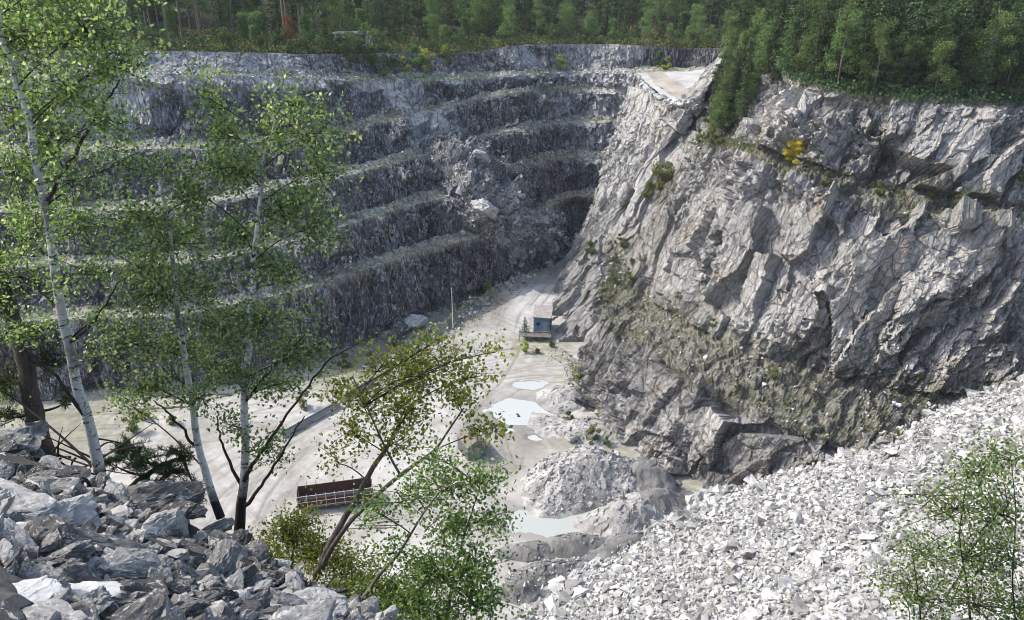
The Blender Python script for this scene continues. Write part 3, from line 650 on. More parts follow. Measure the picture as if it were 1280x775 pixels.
while len(cand) < 270 and tries < 60000:
    tries += 1
    px = rng.uniform(-40, 520); py = rng.uniform(548, 800)
    x_, y_ = None, None
    p0 = atz(px, py, 53.5); 
    # intersect the sight line with the plane
    d = ray(px, py); tt_ = (pl[0] + pl[1] * CAM[0] + pl[2] * CAM[1] - CAM[2]) / (d[2] - pl[1] * d[0] - pl[2] * d[1]); p = CAM + d * tt_
    if tt_ < 0 or edge_d(p[0], p[1]) > .1 or p[1] < 2.5: continue
    f = max(0, min(1, (px - 120) / 300.0)); r_ = float(np.clip(rng.lognormal(-1.6 - .6 * f, .5), .07, .5)) * (1 if len(cand) > 60 else 1.5)
    if any((p[0] - a) ** 2 + (p[1] - b) ** 2 < ((r_ + c) * .62) ** 2 for a, b, c in taken): continue
    taken.append((p[0], p[1], r_)); cand.append((p, r_))
for i, (p, r_) in enumerate(cand):
    rot = (nrm.y * -.5 + rng.normal(0, .35), nrm.x * .5 + rng.normal(0, .35), rng.uniform(0, 6.28))
    rock_obj("boulder", int(rng.integers(0, 12)), M['block'], p + np.array([0, 0, r_ * .12]), rot, (r_ * 1.25, r_ * rng.uniform(.9, 1.3), r_ * rng.uniform(.7, 1.3)), "grey angular blasted rock in the dark heap along the left foreground", "boulder", "blasted rocks in the left foreground heap")
n_ = 12000
x_ = rng.uniform(-13, 3, n_); y_ = rng.uniform(1.5, 16, n_); e_ = edge_d(x_, y_); ok = (e_ < .9); x_, y_ = x_[ok], y_[ok]
C_ = np.stack([x_, y_, slope_z(x_, y_)], 1); sz = np.clip(rng.lognormal(-2.5, .5, len(C_)), .03, .22)
o = scatter_mesh("rubble", C_, sz, M['block'], rng); 

# ---- the white talus cone on the right
tp = np.array([atz(640, 778, 0), atz(862, 632, 0), atz(1280, 494, 14.5)]); TA = np.linalg.solve(np.c_[np.ones(3), tp[:, :2]], tp[:, 2])
def talus_z(x, y):
    z = TA[0] + TA[1] * x + TA[2] * y; return np.where(z > 2, z, 2 + (z - 2) * .9) if hasattr(z, '__len__') else z
gx, gy = np.meshgrid(np.linspace(-8, 110, 300), np.linspace(18, 105, 240)); P = np.stack([gx.ravel(), gy.ravel(), 0 * gx.ravel()], 1)
P[:, 2] = np.maximum(talus_z(P[:, 0], P[:, 1]), -2.5) + .35 * fbm(P * .12, 3, 701) + .1 * facets(P * 1.2, 702) - .12
o = mesh("talus_slope", P, grid_faces(*gx.shape), M['palegravel'], smooth=False); o["kind"] = "structure"
rng = np.random.default_rng(21)
n_ = 66000; x_ = rng.uniform(-8, 75, n_); y_ = rng.uniform(22, 98, n_); z_ = talus_z(x_, y_); Pp = np.stack([x_, y_, z_], 1); Pp[:, 2] += .35 * fbm(Pp * np.array([.12, .12, 0]), 3, 701)
u_, v_, f_ = project(Pp); ok = (z_ > -.4) & (f_ > 5) & (u_ > 560) & (u_ < 1500) & (v_ > 440) & (v_ < 900); Pp = Pp[ok]; u_, v_ = u_[ok], v_[ok]
sz = np.clip(rng.lognormal(-1.75, .6, len(Pp)), .07, .95); sz *= np.where(Pp[:, 2] < 2.2, 1.35, 1)
inview = (u_ > 0) & (u_ < 1280) & (v_ < 775); order = np.argsort(-sz * inview)[:270]; rest = np.ones(len(Pp), bool); rest[order] = False
scatter_mesh("talus_stones", Pp[rest] + np.array([0, 0, .05]), sz[rest], M['talus'], rng)
TB = [detailed_rock(40 + i, 11, 1, .7 + .05 * i, .5, cuts=2, amp=.04) for i in range(5)]
tme = []
for i in range(5):
    o = mesh("white_boulder", TB[i][0], TB[i][1], M['talus']); tme.append(o.data); bpy.data.objects.remove(o)
for i in order:
    toe_ = Pp[i][2] < 2.5
    o = bpy.data.objects.new("white_boulder", tme[int(rng.integers(0, 5))]); link(o); s_ = sz[i] * 1.05
    o.location = Pp[i] + np.array([0, 0, s_ * .2]); o.rotation_euler = tuple(rng.uniform(-.6, .6, 2)) + (rng.uniform(0, 6.28),); o.scale = (s_, s_ * rng.uniform(.8, 1.1), s_)
    if toe_: tag(o, "pale angular boulder lying at the foot of the white stone slope", "boulder", "boulders at the foot of the white stone slope")
    else: tag(o, "larger white angular stone lying on the steep white stone slope", "boulder", "larger stones on the white stone slope")

# ---- gravel heaps on the floor
def heap(label, px, py, rx, ry, h, mat, seed, rough=.35, rz=0., stones=0, smat=None):
    c = atz(px, py, -.3); nn_ = 110; a = np.linspace(-1.35, 1.35, nn_); A, B = np.meshgrid(a, a); Pn = np.stack([A.ravel() * rx, B.ravel() * ry, 0 * A.ravel()], 1)
    d = np.sqrt(A.ravel() ** 2 + B.ravel() ** 2) * (1 + .22 * fbm(Pn * (1.6 / max(rx, ry)) + seed, 3, seed))
    z = h * np.clip(1.08 - d, -.12, 1) ** 1.0; z = np.where(z > h * .8, h * .8 + (z - h * .8) * .45, z)
    Pn[:, 2] = np.where(d < 1.2, z + rough * (.5 * facets(Pn * 1.1 + seed, seed) + fbm(Pn * .8 + seed, 4, seed) * .6) * np.clip((1.1 - d) * 4, 0, 1), -.8) 
    ca, sa = math.cos(rz), math.sin(rz); V = Pn.copy(); V[:, 0] = Pn[:, 0] * ca - Pn[:, 1] * sa; V[:, 1] = Pn[:, 0] * sa + Pn[:, 1] * ca
    r = mesh("gravel_heap", V, grid_faces(nn_, nn_), mat, smooth=False, loc=c); tag(r, label, "gravel heap")
    if stones:
        rg = np.random.default_rng(seed); I = rg.choice(np.where(Pn[:, 2] > .05)[0], stones); 
        s = scatter_mesh("stones", V[I], np.clip(rg.lognormal(-2.2, .6, stones), .05, .6), smat or M['slide_stone'], rg, r)
    return r
heap("big pale grey heap of crushed stone beside the pond", 740, 603, 8.8, 5.4, 4.8, M['palegravel'], 11, .25, .1, 2200, M['slide_stone'])
heap("dark grey gravel cone on the right end of the big pale heap", 806, 606, 4.2, 3.2, 3.9, M['gravel'], 12, .12, -.3)
heap("smooth dark gravel mound right of the dark cone", 822, 634, 4.6, 3.0, 2.8, M['gravel'], 13, .12, .3, 60)
heap("grey furrowed mound sloping down to the pond", 785, 650, 6.5, 3.6, 2.7, M['palegravel'], 14, .3, .5, 120)
heap("dark gravel mound behind the lower edge of the pond", 722, 684, 4.2, 2.0, 1.7, M['gravel'], 15, .12, .1, 40)
heap("dark low gravel mound in the shade left of the pond end", 668, 690, 3.6, 1.6, 1.2, M['gravel'], 16, .12, .1, 30)
heap("long grey pebbly mound nearest the white boulders", 690, 716, 5.0, 1.8, 1.5, M['gravel'], 17, .2, .2, 260, M['talus'])
heap("small brown soil mound at the left end of the white boulders", 648, 742, 3.0, 1.6, 1.5, M['gravel'], 18, .2, .0, 40)
heap("gravel mound between the white boulders and the smooth dark mound", 790, 684, 5.2, 2.2, 1.7, M['gravel'], 20, .15, .4, 120, M['talus'])
heap("low rubble heap against the foot of the cliff beside the puddle", 755, 540, 8, 3.4, 1.0, M['palegravel'], 19, .25, -.2, 420)
heap("smooth pale bulge of rock and fines between puddle and cliff", 706, 497, 4.0, 3.4, 1.3, M['palegravel'], 23, .12, .5, 60)

# ---- stones of the rock slide and rubble on the benches
rng = np.random.default_rng(31)
flatS = SLD.reshape(-1, 3); I = rng.choice(len(flatS), 5200); sz = np.clip(rng.lognormal(-1.35, .55, 5200), .1, 1.3)
scatter_mesh("slide_stones", flatS[I] + rng.normal(0, .15, (5200, 3)), sz, M['slide_stone'], rng)
I = rng.integers(110, 250, 1700); J = rng.integers(110, 235, 1700); _w = fbm(SLD[I, J] * .12, 3, 341) > -.1
scatter_mesh("pale_slide_stones", (SLD[I, J] + rng.normal(0, .1, (1700, 3)))[_w], np.clip(rng.lognormal(-1.1, .5, 1700), .12, 1.3)[_w], M['talus'], rng)
_e = [(797, 95), (806, 108), (820, 119), (838, 127), (860, 131), (885, 131), (893, 120), (900, 108)]; _q = []
for i in range(420):
    k_ = rng.uniform(0, 6.99); a_, b_ = _e[int(k_)], _e[int(k_) + 1]; f_ = k_ % 1; _q.append(atz(a_[0] + (b_[0] - a_[0]) * f_ + rng.normal(0, 2), a_[1] + (b_[1] - a_[1]) * f_ + rng.normal(0, 1.3), 35.0))
scatter_mesh("shelf_edge_rubble", np.array(_q), np.clip(rng.lognormal(-.9, .45, 420), .15, 1.2), M['talus'], rng)
I = rng.choice(len(flatS), 500); J = CLF.reshape(-1, 3)
big_slide = [(605, 262, 137.5, 3.1, "big rounded pale grey boulder in the middle of the rock slide"), (636, 262, 139.5, 2.7, "leaning ridged boulder right of the big rounded one in the slide"), (655, 248, 147, 2.9, "pale slab standing on the right side of the rock slide"),
             (613, 225, 148, 2.3, "jagged grey block above the big rounded slide boulder"), (600, 196, 151, 2.4, "pale flat topped block high in the rock slide"), (640, 300, 139, 2.0, "grey block near the foot of the rock slide"), (575, 240, 143, 1.5, "dark grey block on the left side of the rock slide"), (668, 290, 147, 1.4, "small pale block low on the right of the rock slide")]
_su, _sv, _sf = project(flatS)
for i, (px, py, Yd, s_, lab) in enumerate(big_slide):
    o = rock_obj("slide_boulder", (i * 5 + 3) % 12, M['slide_stone'], flatS[np.argmin((_su - px) ** 2 + (_sv - py) ** 2)] + np.array([0, -.3 * s_, .2 * s_]), (rng.uniform(.6, 1.3), rng.uniform(-.4, .4), rng.uniform(0, 3)), (s_, s_ * 1.1, s_ * 1.1), lab, "boulder")
for i, (px, py, s_, lab) in enumerate([(656, 350, 1.3, "dark block lying on the left edge of the causeway"), (690, 343, 1.3, "brownish rounded rock on the causeway against the cliff foot"), (672, 338, 1.0, "grey rock on the far part of the causeway"), (699, 320, 1.5, "pale rock at the far end of the causeway"), (640, 355, .9, "small pale rock on the causeway's left shoulder"), (668, 326, 1.2, "dark cracked rock just beyond the dark block"), (500, 410, 3.0, "big pale ribbed outcrop at the near end of the causeway edge"), (520, 402, 2.6, "pale rock knob joined to the right of the ribbed outcrop"), (488, 423, 2.4, "pale rock knob at the left foot of the ribbed outcrop"), (715, 545, 1.1, "grey boulder below the cliff beside the puddle"), (770, 570, .9, "small grey boulder at the foot of the dark cliff")]):
    p = atz(px, py, .5); rock_obj("boulder", (i * 7 + 1) % 12, M['talus'] if ('pale' in lab and s_ < 2) else M['block'] if 'pale' in lab else M['slide_stone'], p, (rng.uniform(-.2, .2) + (.9 if s_ > 2 else 0), .2, rng.uniform(0, 3)), (s_, s_ * .9, s_), lab, "boulder")
q = []
for i in range(900):
    y = rng.uniform(ey[0] - 4, ey[-1]); x = ramp_edge_x(y) + rng.normal(1.2, 1.3); q.append((x, y, floor_z(x, y)))
scatter_mesh("shoulder_rubble", np.array(q), np.clip(rng.lognormal(-1.2, .5, 900), .12, .9), M['talus'], rng)
q = []
for i in range(1500):
    t = rng.random(); p_ = atz(715 + 235 * t + rng.normal(0, 9), 455 + 160 * t ** .8 + rng.normal(0, 9), .1); q.append(tuple(p_))
scatter_mesh("cliff_foot_rubble", np.array(q), np.clip(rng.lognormal(-1.6, .5, 1500), .1, .7), M['slide_stone'], rng)
# fallen rubble on the bench floors
sel = []
for k in range(5):
    r0, r1 = rowidx(5 + 2 * k), rowidx(6 + 2 * k); I = rng.integers(r0, r0 + max(3, (r1 - r0) // 2), 1500); J = rng.integers(0, NCOL - 160, 1500); sel.append(TERR[I, J])
sel = np.vstack(sel); scatter_mesh("bench_rubble", sel[::2], np.clip(rng.lognormal(-1.75, .5, len(sel[::2])), .08, .7), M['talus'], rng)
I = rng.integers(rowidx(5.5), rowidx(6.05), 2600); J = rng.integers(150, NCOL - 150, 2600); scatter_mesh("crest_rubble", TERR[I, J], np.clip(rng.lognormal(-1.5, .4, 2600), .1, .7), M['talus'], rng)
sel = []
for a, b, n_ in ((4.95, 6.05, 1800), (6.95, 8.05, 3000)):
    I = rng.integers(rowidx2(a), rowidx2(b), n_); J = rng.integers(380, NCOL2 - 5, n_); sel.append(CLF[I, J])
sel = np.vstack(sel); scatter_mesh("ledge_rubble", sel, np.clip(rng.lognormal(-1.9, .5, len(sel)), .06, .6), M['slide_stone'], rng)

# ------------------------------------------------------------------ foliage tools
class Acc:
    def __init__(s): s.V = []; s.F = []; s.n = 0; s.low = []
    def add(s, V, F, low=None):
        s.V.append(V); s.F.append(F + s.n); s.n += len(V); s.low.append(np.zeros(len(V)) if low is None else low)
    def tube(s, pts, rad, k=6, low=None):
        pts = np.asarray(pts, float); n = len(pts); T = np.gradient(pts, axis=0); T /= np.linalg.norm(T, axis=1, keepdims=True) + 1e-9
        up = np.array([0, 0, 1.]) if abs(T[0][2]) < .9 else np.array([1., 0, 0]); A = np.cross(T, up); A /= np.linalg.norm(A, axis=1, keepdims=True) + 1e-9; B = np.cross(T, A)
        th = np.linspace(0, 2 * math.pi, k, endpoint=False); rad = np.asarray(rad, float)
        V = pts[:, None] + rad[:, None, None] * (np.cos(th)[None, :, None] * A[:, None] + np.sin(th)[None, :, None] * B[:, None])
        a = np.arange(n * k).reshape(n, k); b = np.roll(a, -1, axis=1); F = np.stack([a[:-1].ravel(), b[:-1].ravel(), b[1:].ravel(), a[1:].ravel()], 1)
        s.add(V.reshape(-1, 3), F, None if low is None else np.repeat(low, k))
    def leaves(s, C, L, rng, wr=.62, up=.35, dirs=None):
        n = len(C); d = rng.normal(size=(n, 3)) if dirs is None else dirs; d /= np.linalg.norm(d, axis=1, keepdims=True)
        e = rng.normal(size=(n, 3)); e[:, 2] += up; w_ = np.cross(d, e); w_ /= np.linalg.norm(w_, axis=1, keepdims=True) + 1e-9
        L = (L * np.ones(n))[:, None]; V = np.stack([C - d * L * .5, C + w_ * L * wr * .5 - d * L * .05, C + d * L * .5, C - w_ * L * wr * .5 - d * L * .05], 1).reshape(-1, 3)
        s.add(V, np.arange(n * 4).reshape(n, 4))
    def build(s, name, mat, parent=None, smooth=False, attrs=False, loc=None):
        return mesh(name, np.vstack(s.V), np.vstack(s.F), mat, parent, smooth, {"low": np.concatenate(s.low)} if attrs else None, loc)

def fg_tree(name, label, cat, trunks, blobs_, leafmat, barkmat, L=.06, seed=1, twig=None, extra=None, thick=.68, dens=1.95, foot=3.4):
    """trunks: list of [(px,py,Y,width_px)...]; blobs_: (px,py,Y,rx_px,ry_px,leaves)"""
    rng = np.random.default_rng(seed); base = at(trunks[0][0][0], trunks[0][0][1], trunks[0][0][2])
    root = empty(name, base, label, cat); root.rotation_euler = (0, 0, 0)
    T = Acc(); TW = Acc(); CR = Acc(); lines = []
    for ti, tr in enumerate(trunks):
        P = np.array([at(a, b, c) for a, b, c, w_ in tr]); wd = np.array([w_ * np.linalg.norm(p - CAM) / FPX / 2 * thick for p, (a, b, c, w_) in zip(P, tr)])
        t = np.linspace(0, len(P) - 1, len(P) * 7); PP = catmull(P, t); W = np.interp(t, np.arange(len(P)), wd)
        PP += np.stack([vnoise(np.stack([t * 1.7, t * 0 + ti, t * 0 + s_], 1), seed) for s_ in (1, 2, 3)], 1) * np.minimum(W, .05)[:, None] * .7
        T.tube(PP - base, W, 10, low=np.clip(1 - (PP[:, 2] - PP[0, 2]) / foot, 0, 1)); lines.append((PP, W))
    for (px, py, Yd, rx, ry, nl) in blobs_:
        c = at(px, py, Yd); k = np.linalg.norm(c - CAM) / FPX; rad = np.array([rx * k, (rx + ry) * .5 * k, ry * k]) * 1.45; nl = int(nl * dens)
        best = None
        for PP, W in lines:
            h = c[2] - .55 * np.hypot(PP[:, 0] - c[0], PP[:, 1] - c[1]); sc = abs(PP[:, 2] - h) + .35 * np.linalg.norm(PP - c, axis=1); i = int(np.argmin(sc))
            if best is None or sc[i] < best[0]: best = (sc[i], PP[i], W[i])
        a = best[1]; nb = 12; f = np.linspace(0, 1, nb)[:, None]; m_ = (a + c) / 2 + np.array([0, 0, .12 * np.linalg.norm(c - a)]) + rng.normal(0, .06, 3)
        BR = (1 - f) ** 2 * a + 2 * f * (1 - f) * m_ + f * f * c; br = np.interp(f[:, 0], [0, 1], [max(.01, best[2] * .28), .007]); TW.tube(BR - base, br, 5)
        nt_ = max(4, int(nl / 38))
        for q in range(nt_):
            s0 = BR[rng.integers(nb // 2, nb)] if rng.random() < .6 else c + rng.normal(0, .25, 3) * rad
            u = rng.normal(size=3); u /= np.linalg.norm(u); e = c + u * rad * rng.uniform(.2, 1.15); 
            mm = (s0 + e) / 2 + rng.normal(0, .05, 3) + np.array([0, 0, .04]); ff = np.linspace(0, 1, 6)[:, None]; tw = (1 - ff) ** 2 * s0 + 2 * ff * (1 - ff) * mm + ff * ff * e
            TW.tube(tw - base, np.linspace(.007, .0025, 6), 3)
            n1 = int(nl / nt_); g = rng.uniform(.3, 1.04, n1)[:, None]; LP = (1 - g) ** 2 * s0 + 2 * g * (1 - g) * mm + g * g * e + rng.normal(0, .11, (n1, 3))
            CR.leaves(LP - base, L * 1.12 * rng.uniform(.65, 1.25, n1), rng)
    if extra:
        for tr in extra:
            P = np.array([at(a, b, c) for a, b, c, w_ in tr]); wd = np.array([w_ * np.linalg.norm(p - CAM) / FPX / 2 for p, (a, b, c, w_) in zip(P, tr)])
            t = np.linspace(0, len(P) - 1, len(P) * 5); TW.tube(catmull(P, t) - base + rng.normal(0, .01, (len(t), 3)), np.interp(t, np.arange(len(P)), wd), 5)
    T.build("trunk", barkmat, root, True, True); TW.build("branches", twig or M['twig'], root, True)
    if CR.n: CR.build("crown", leafmat, root)
    return root

# ------------------------------------------------------------------ woodland trees (built once, copied)
def tree_proto(kind, seed, h):
    rng = np.random.default_rng(seed); root = empty({"spruce": "spruce_tree", "pine": "pine_tree", "broad": "broadleaf_tree", "tallpine": "pine_tree", "shrub": "shrub"}[kind], (0, 0, -100)); T = Acc(); C = Acc()
    root["proto"] = 1
    if kind == "spruce":
        T.tube([(0, 0, -.5), (0, 0, h * .5), (0, 0, h)], [h * .014, h * .009, .02], 6); z = h * .06
        while z < h * .985:
            f = z / h; rm = h * .17 * (1 - f) ** .75 * (1 - .25 * max(0, .15 - f) / .15); nb = int(5 + rm * 1.8)
            for b in range(nb):
                a = rng.uniform(0, 6.28); l = rm * rng.uniform(.65, 1.15); m_ = max(2, int(l / .2)); t = (np.arange(m_) + rng.random(m_)) / m_
                x = t * l; p = np.stack([np.cos(a) * x, np.sin(a) * x, z - .35 * x + .12 * x * x / max(l, .1) + rng.normal(0, .04, m_)], 1)
                side = rng.normal(0, .13, m_) * (1 + t); p[:, 0] += -np.sin(a) * side; p[:, 1] += np.cos(a) * side
                d = np.stack([np.cos(a) + rng.normal(0, .6, m_), np.sin(a) + rng.normal(0, .6, m_), -.45 + rng.normal(0, .3, m_)], 1)
                C.leaves(p, .42, rng, .45, .8, d)
            z += rng.uniform(.2, .4)
        mat = M['spruce']; bm_ = M['bark']
    elif kind in ("pine", "tallpine"):
        c0 = .1 if kind == "pine" else .55
        lean = rng.normal(0, .02, 2) * h; T.tube([(0, 0, -.5), (lean[0] * .4, lean[1] * .4, h * .5), (lean[0], lean[1], h * .97)], [h * .013, h * .010, .04], 6)
        for q in range(38 if kind == "pine" else 18):
            f = rng.uniform(c0, 1) ; a = rng.uniform(0, 6.28); l = h * .17 * (1.15 - f) ** .5 * rng.uniform(.4, 1.1); e = np.array([math.cos(a) * l + lean[0] * f, math.sin(a) * l + lean[1] * f, f * h + rng.uniform(-.2, .5)])
            T.tube([(lean[0] * f, lean[1] * f, f * h - .3), e], [.05, .02], 4); n_ = 95
            u = rng.normal(size=(n_, 3)); u /= np.linalg.norm(u, axis=1, keepdims=True); C.leaves(e + u * np.array([.95, .95, .5]) * rng.random((n_, 1)) ** .4 * h * .065, .34, rng, .42, .6)
        mat = M['pine']; bm_ = M['pine_trunk'] if kind == "tallpine" else M['bark']
    else:
        sh = kind == "shrub"
        T.tube([(0, 0, -.4), (0.1, 0, h * .4), (0, .1, h * .9)], [h * .012, h * .008, .015], 5); nb = 12 if sh else 30
        for q in range(nb):
            f = rng.uniform(.08 if sh else .18, .97); a = rng.uniform(0, 6.28); env = math.sin(min(1, (f + .12)) * math.pi * .82) ** .7; l = h * (.4 if sh else .22) * env * rng.uniform(.3, 1)
            e = np.array([math.cos(a) * l, math.sin(a) * l, f * h]); T.tube([(0, 0, max(0, f * h - l * .8)), e], [.03, .01], 4)
            n_ = 120; u = rng.normal(size=(n_, 3)); u /= np.linalg.norm(u, axis=1, keepdims=True); rb = h * (.17 if sh else .105) * rng.uniform(.7, 1.3)
            C.leaves(e + u * np.array([1, 1, .8]) * rb * rng.random((n_, 1)) ** .35, .24 if not sh else .10 * h ** .5 + .06, rng, .7, .3)
        mat = M['forest_leaf']; bm_ = M['pine_trunk']
    T.build("trunk", bm_, root, True); C.build("crown", mat, root)
    return root
PRO = {"spruce": [tree_proto("spruce", 10 + i, h) for i, h in enumerate((11, 13.5, 16))], "pine": [tree_proto("pine", 20 + i, h) for i, h in enumerate((11, 14))],
       "tallpine": [tree_proto("tallpine", 30 + i, h) for i, h in enumerate((14, 16))], "broad": [tree_proto("broad", 40 + i, h) for i, h in enumerate((6, 8, 11))],
       "shrub": [tree_proto("shrub", 50 + i, h) for i, h in enumerate((1.6, 2.4, 3.2))]}
def plant(kind, p, rng, label, group, cat="tree", s=(.85, 1.15), mat=None):
    pr = PRO[kind][int(rng.integers(0, len(PRO[kind])))]; k = rng.uniform(*s)
    c = copy_thing(pr, p, rng.uniform(0, 6.28), (k * rng.uniform(.9, 1.1), k * rng.uniform(.9, 1.1), k), label, group); c["category"] = cat
    if "proto" in c: del c["proto"]
    if mat:
        for ch in c.children:
            if ch.name.startswith("crown"):
                ch.data = MATV[(ch.data.name, mat)] if (ch.data.name, mat) in MATV else MATV.setdefault((ch.data.name, mat), ch.data.copy()); ch.data.materials[0] = M[mat]
    return c
MATV = {}
rng = np.random.default_rng(77); used = []
rr0 = [rowidx(4) - 1, rowidx(3.0), rowidx(2.0)]
colpx = np.interp(tt, np.arange(NC), PX + [800, 850, 905, 980])
nback = 0; att = 0
while nback < 285 and att < 8000:
    att += 1; px = rng.uniform(-40, 985); j = int(np.argmin(abs(colpx - px))); d = rng.uniform(0, 1) ** 1.3
    i = int(round(np.interp(d, [0, .35, 1], [rowidx(3.92), rowidx(3.0), rowidx(2.15)]))); p = TERR[i, j] + np.array([rng.uniform(-.3, .3), rng.uniform(-.5, .5), 0])
    if any((p[0] - a) ** 2 + (p[1] - b) ** 2 < 2.3 ** 2 for a, b in used): continue
    if 415 < px < 462 and d < .16: continue
    used.append((p[0], p[1])); nback += 1; front = d < .18
    if front: kind = rng.choice(["broad", "shrub", "shrub"]) if px > 430 else rng.choice(["shrub", "shrub"]); s_ = (.55, .95) if kind == "broad" else (.8, 1.5)
    elif px < 430: kind = rng.choice(["tallpine", "tallpine", "spruce", "broad"]); s_ = (.75, 1.05)
    else: kind = rng.choice(["spruce", "pine", "broad", "broad", "spruce"]); s_ = (.6, 1.0) if d < .4 else (.85, 1.15)
    lab = {"broad": "light green leafy tree in the wood behind the far quarry rim", "shrub": "low green shrub on the grassy lip of the far quarry rim", "tallpine": "tall bare stemmed pine in the wood behind the far quarry rim", "pine": "bushy pine in the wood behind the far quarry rim", "spruce": "dark spruce in the wood behind the far quarry rim"}[kind]
    plant(kind, p, rng, lab, {"broad": "leafy trees", "shrub": "shrubs", "tallpine": "tall pines", "pine": "bushy pines", "spruce": "spruces"}[kind] + " along the far rim", "shrub" if kind == "shrub" else "tree", s_)
# individual coloured trees
p = TERR[rowidx(3.6), int(np.argmin(abs(colpx - 362)))]; plant("broad", p, rng, "small red autumn tree in front of the pale stems on the far rim", None, "tree", (.55, .56), "red_leaf")
_q = CLF[rowidx2(4):].reshape(-1, 3); _u, _v, _f = project(_q); _p = _q[np.argmin((_u - 989) ** 2 + (_v - 200) ** 2)]
PRO["bigshrub"] = [PRO["broad"][0]]
yt = plant("bigshrub", _p + np.array([-.3, -1.0, -.6]), rng, "small bright yellow autumn tree on the upper cliff ledge", None, "tree", (.6, .61), "bright_yellow"); yt.scale = (.85, .85, .62); plant("shrub", _p + np.array([.6, .3, 0]), rng, "green shrub at the foot of the bright yellow tree", None, "shrub", (.9, .91), "dark_leaf")
# wood on top of the cliff
nr_ = 0; att = 0; used = []
while nr_ < 290 and att < 12000:
    att += 1; j = int(rng.integers(int(np.argmin(abs(t2 - 4.25))), NCOL2 - 1)); d = rng.uniform(0, 1) ** 1.9
    i = int(round(np.interp(d, [0, .3, 1], [rowidx2(3.9), rowidx2(2.8), rowidx2(1.0)]))); p = CLF[i, j].copy()
    if any((p[0] - a) ** 2 + (p[1] - b) ** 2 < 1.7 ** 2 for a, b in used): continue
    u_, v_, f_ = project(p[None]); 
    if u_[0] > 1420: continue
    used.append((p[0], p[1])); nr_ += 1; shoulder = t2[j] < 5.5
    kind = rng.choice(["broad", "spruce", "pine"]) if shoulder else rng.choice(["spruce", "spruce", "pine", "broad", "spruce"]) if d > .12 else rng.choice(["spruce", "broad", "pine", "shrub"])
    s_ = (.6, .9) if (shoulder or d < .12) else (.85, 1.2)
    lab = {"broad": "leafy tree among the conifers on top of the right cliff", "shrub": "green shrub at the edge of the wood on top of the right cliff", "pine": "bushy pine in the wood on top of the right cliff", "spruce": "dark spruce in the wood on top of the right cliff"}[kind]
    plant(kind, p, rng, lab, {"broad": "leafy trees", "shrub": "shrubs", "pine": "pines", "spruce": "spruces"}[kind] + " on the right cliff top", "shrub" if kind == "shrub" else "tree", s_)
CU, CVv, _ = project(CLF[rowidx2(4):].reshape(-1, 3)); CP = CLF[rowidx2(4):].reshape(-1, 3)
def pick(px, py): return CP[np.argmin((CU - px) ** 2 + (CVv - py) ** 2)].copy()
for i in range(64):
    f = rng.random(); py = 62 + 105 * f; xl = np.interp(py, [55, 130, 170], [925, 900, 890]); xr = np.interp(py, [60, 100, 130, 170], [985, 975, 945, 905]); px = rng.uniform(xl, xr)
    p = pick(px, py)
    plant(rng.choice(["broad", "spruce", "broad", "pine"]), p - np.array([0, 0, .3]), rng, "young green tree on the rounded shoulder at the cliff's far end", "young trees on the cliff shoulder", "tree", (.55, .95))
for i in range(46):
    j = int(np.argmin(abs(t2 - rng.uniform(3.9, 6.4)))); p = CLF[int(rng.integers(rowidx2(2.6), rowidx2(4.0))), j]
    plant(rng.choice(["spruce", "pine", "broad", "spruce"]), p - np.array([0, 0, .3]), rng, "dense tree just behind the rock shoulder at the cliff's far end", "trees behind the rock shoulder", "tree", (.6, 1.0))
# shrubs on ledges and floor
lr = [(820, 238, 138, 1.4, "broad olive shrub on the cliff below the sandy shelf"), (808, 246, 138, 1.2, "olive shrub left of the broad one below the sandy shelf"), (834, 232, 137, 1.2, "olive shrub right of the broad one below the sandy shelf"),
      (740, 318, 146, 1., "shrub on the cliff foot near the causeway's far end"), (768, 358, None, 1.1, "green shrub on the point where the lower ledge begins"), (1275, 225, 96, 1.6, "green shrub at the right edge of the photo above the ledge")]
for (px, py, Yd, k, lab) in lr:
    I = np.argmin((project(CLF.reshape(-1, 3))[0] - px) ** 2 + (project(CLF.reshape(-1, 3))[1] - py) ** 2); p = CLF.reshape(-1, 3)[I]
    plant("shrub", p, rng, lab, None, "shrub", (k, k + .05), 'scrub' if 'olive' in lab else None)
def cliff_pts(a, b, n_, lo=380):
    I = rng.integers(rowidx2(a), rowidx2(b), n_); J = rng.integers(lo, NCOL2 - 5, n_); return CLF[I, J]
for p in cliff_pts(5.0, 5.9, 34): plant("shrub", p, rng, "small dark shrub on the upper ledge of the right cliff", "shrubs on the upper cliff ledge", "shrub", (.35, .8), rng.choice(['scrub', 'dark_leaf']))
for p in cliff_pts(6.9, 8.0, 46): plant("shrub", p, rng, "small shrub on the broad lower ledge of the right cliff", "shrubs on the lower cliff ledge", "shrub", (.22, .6), rng.choice(['scrub', 'scrub', 'dark_leaf']))
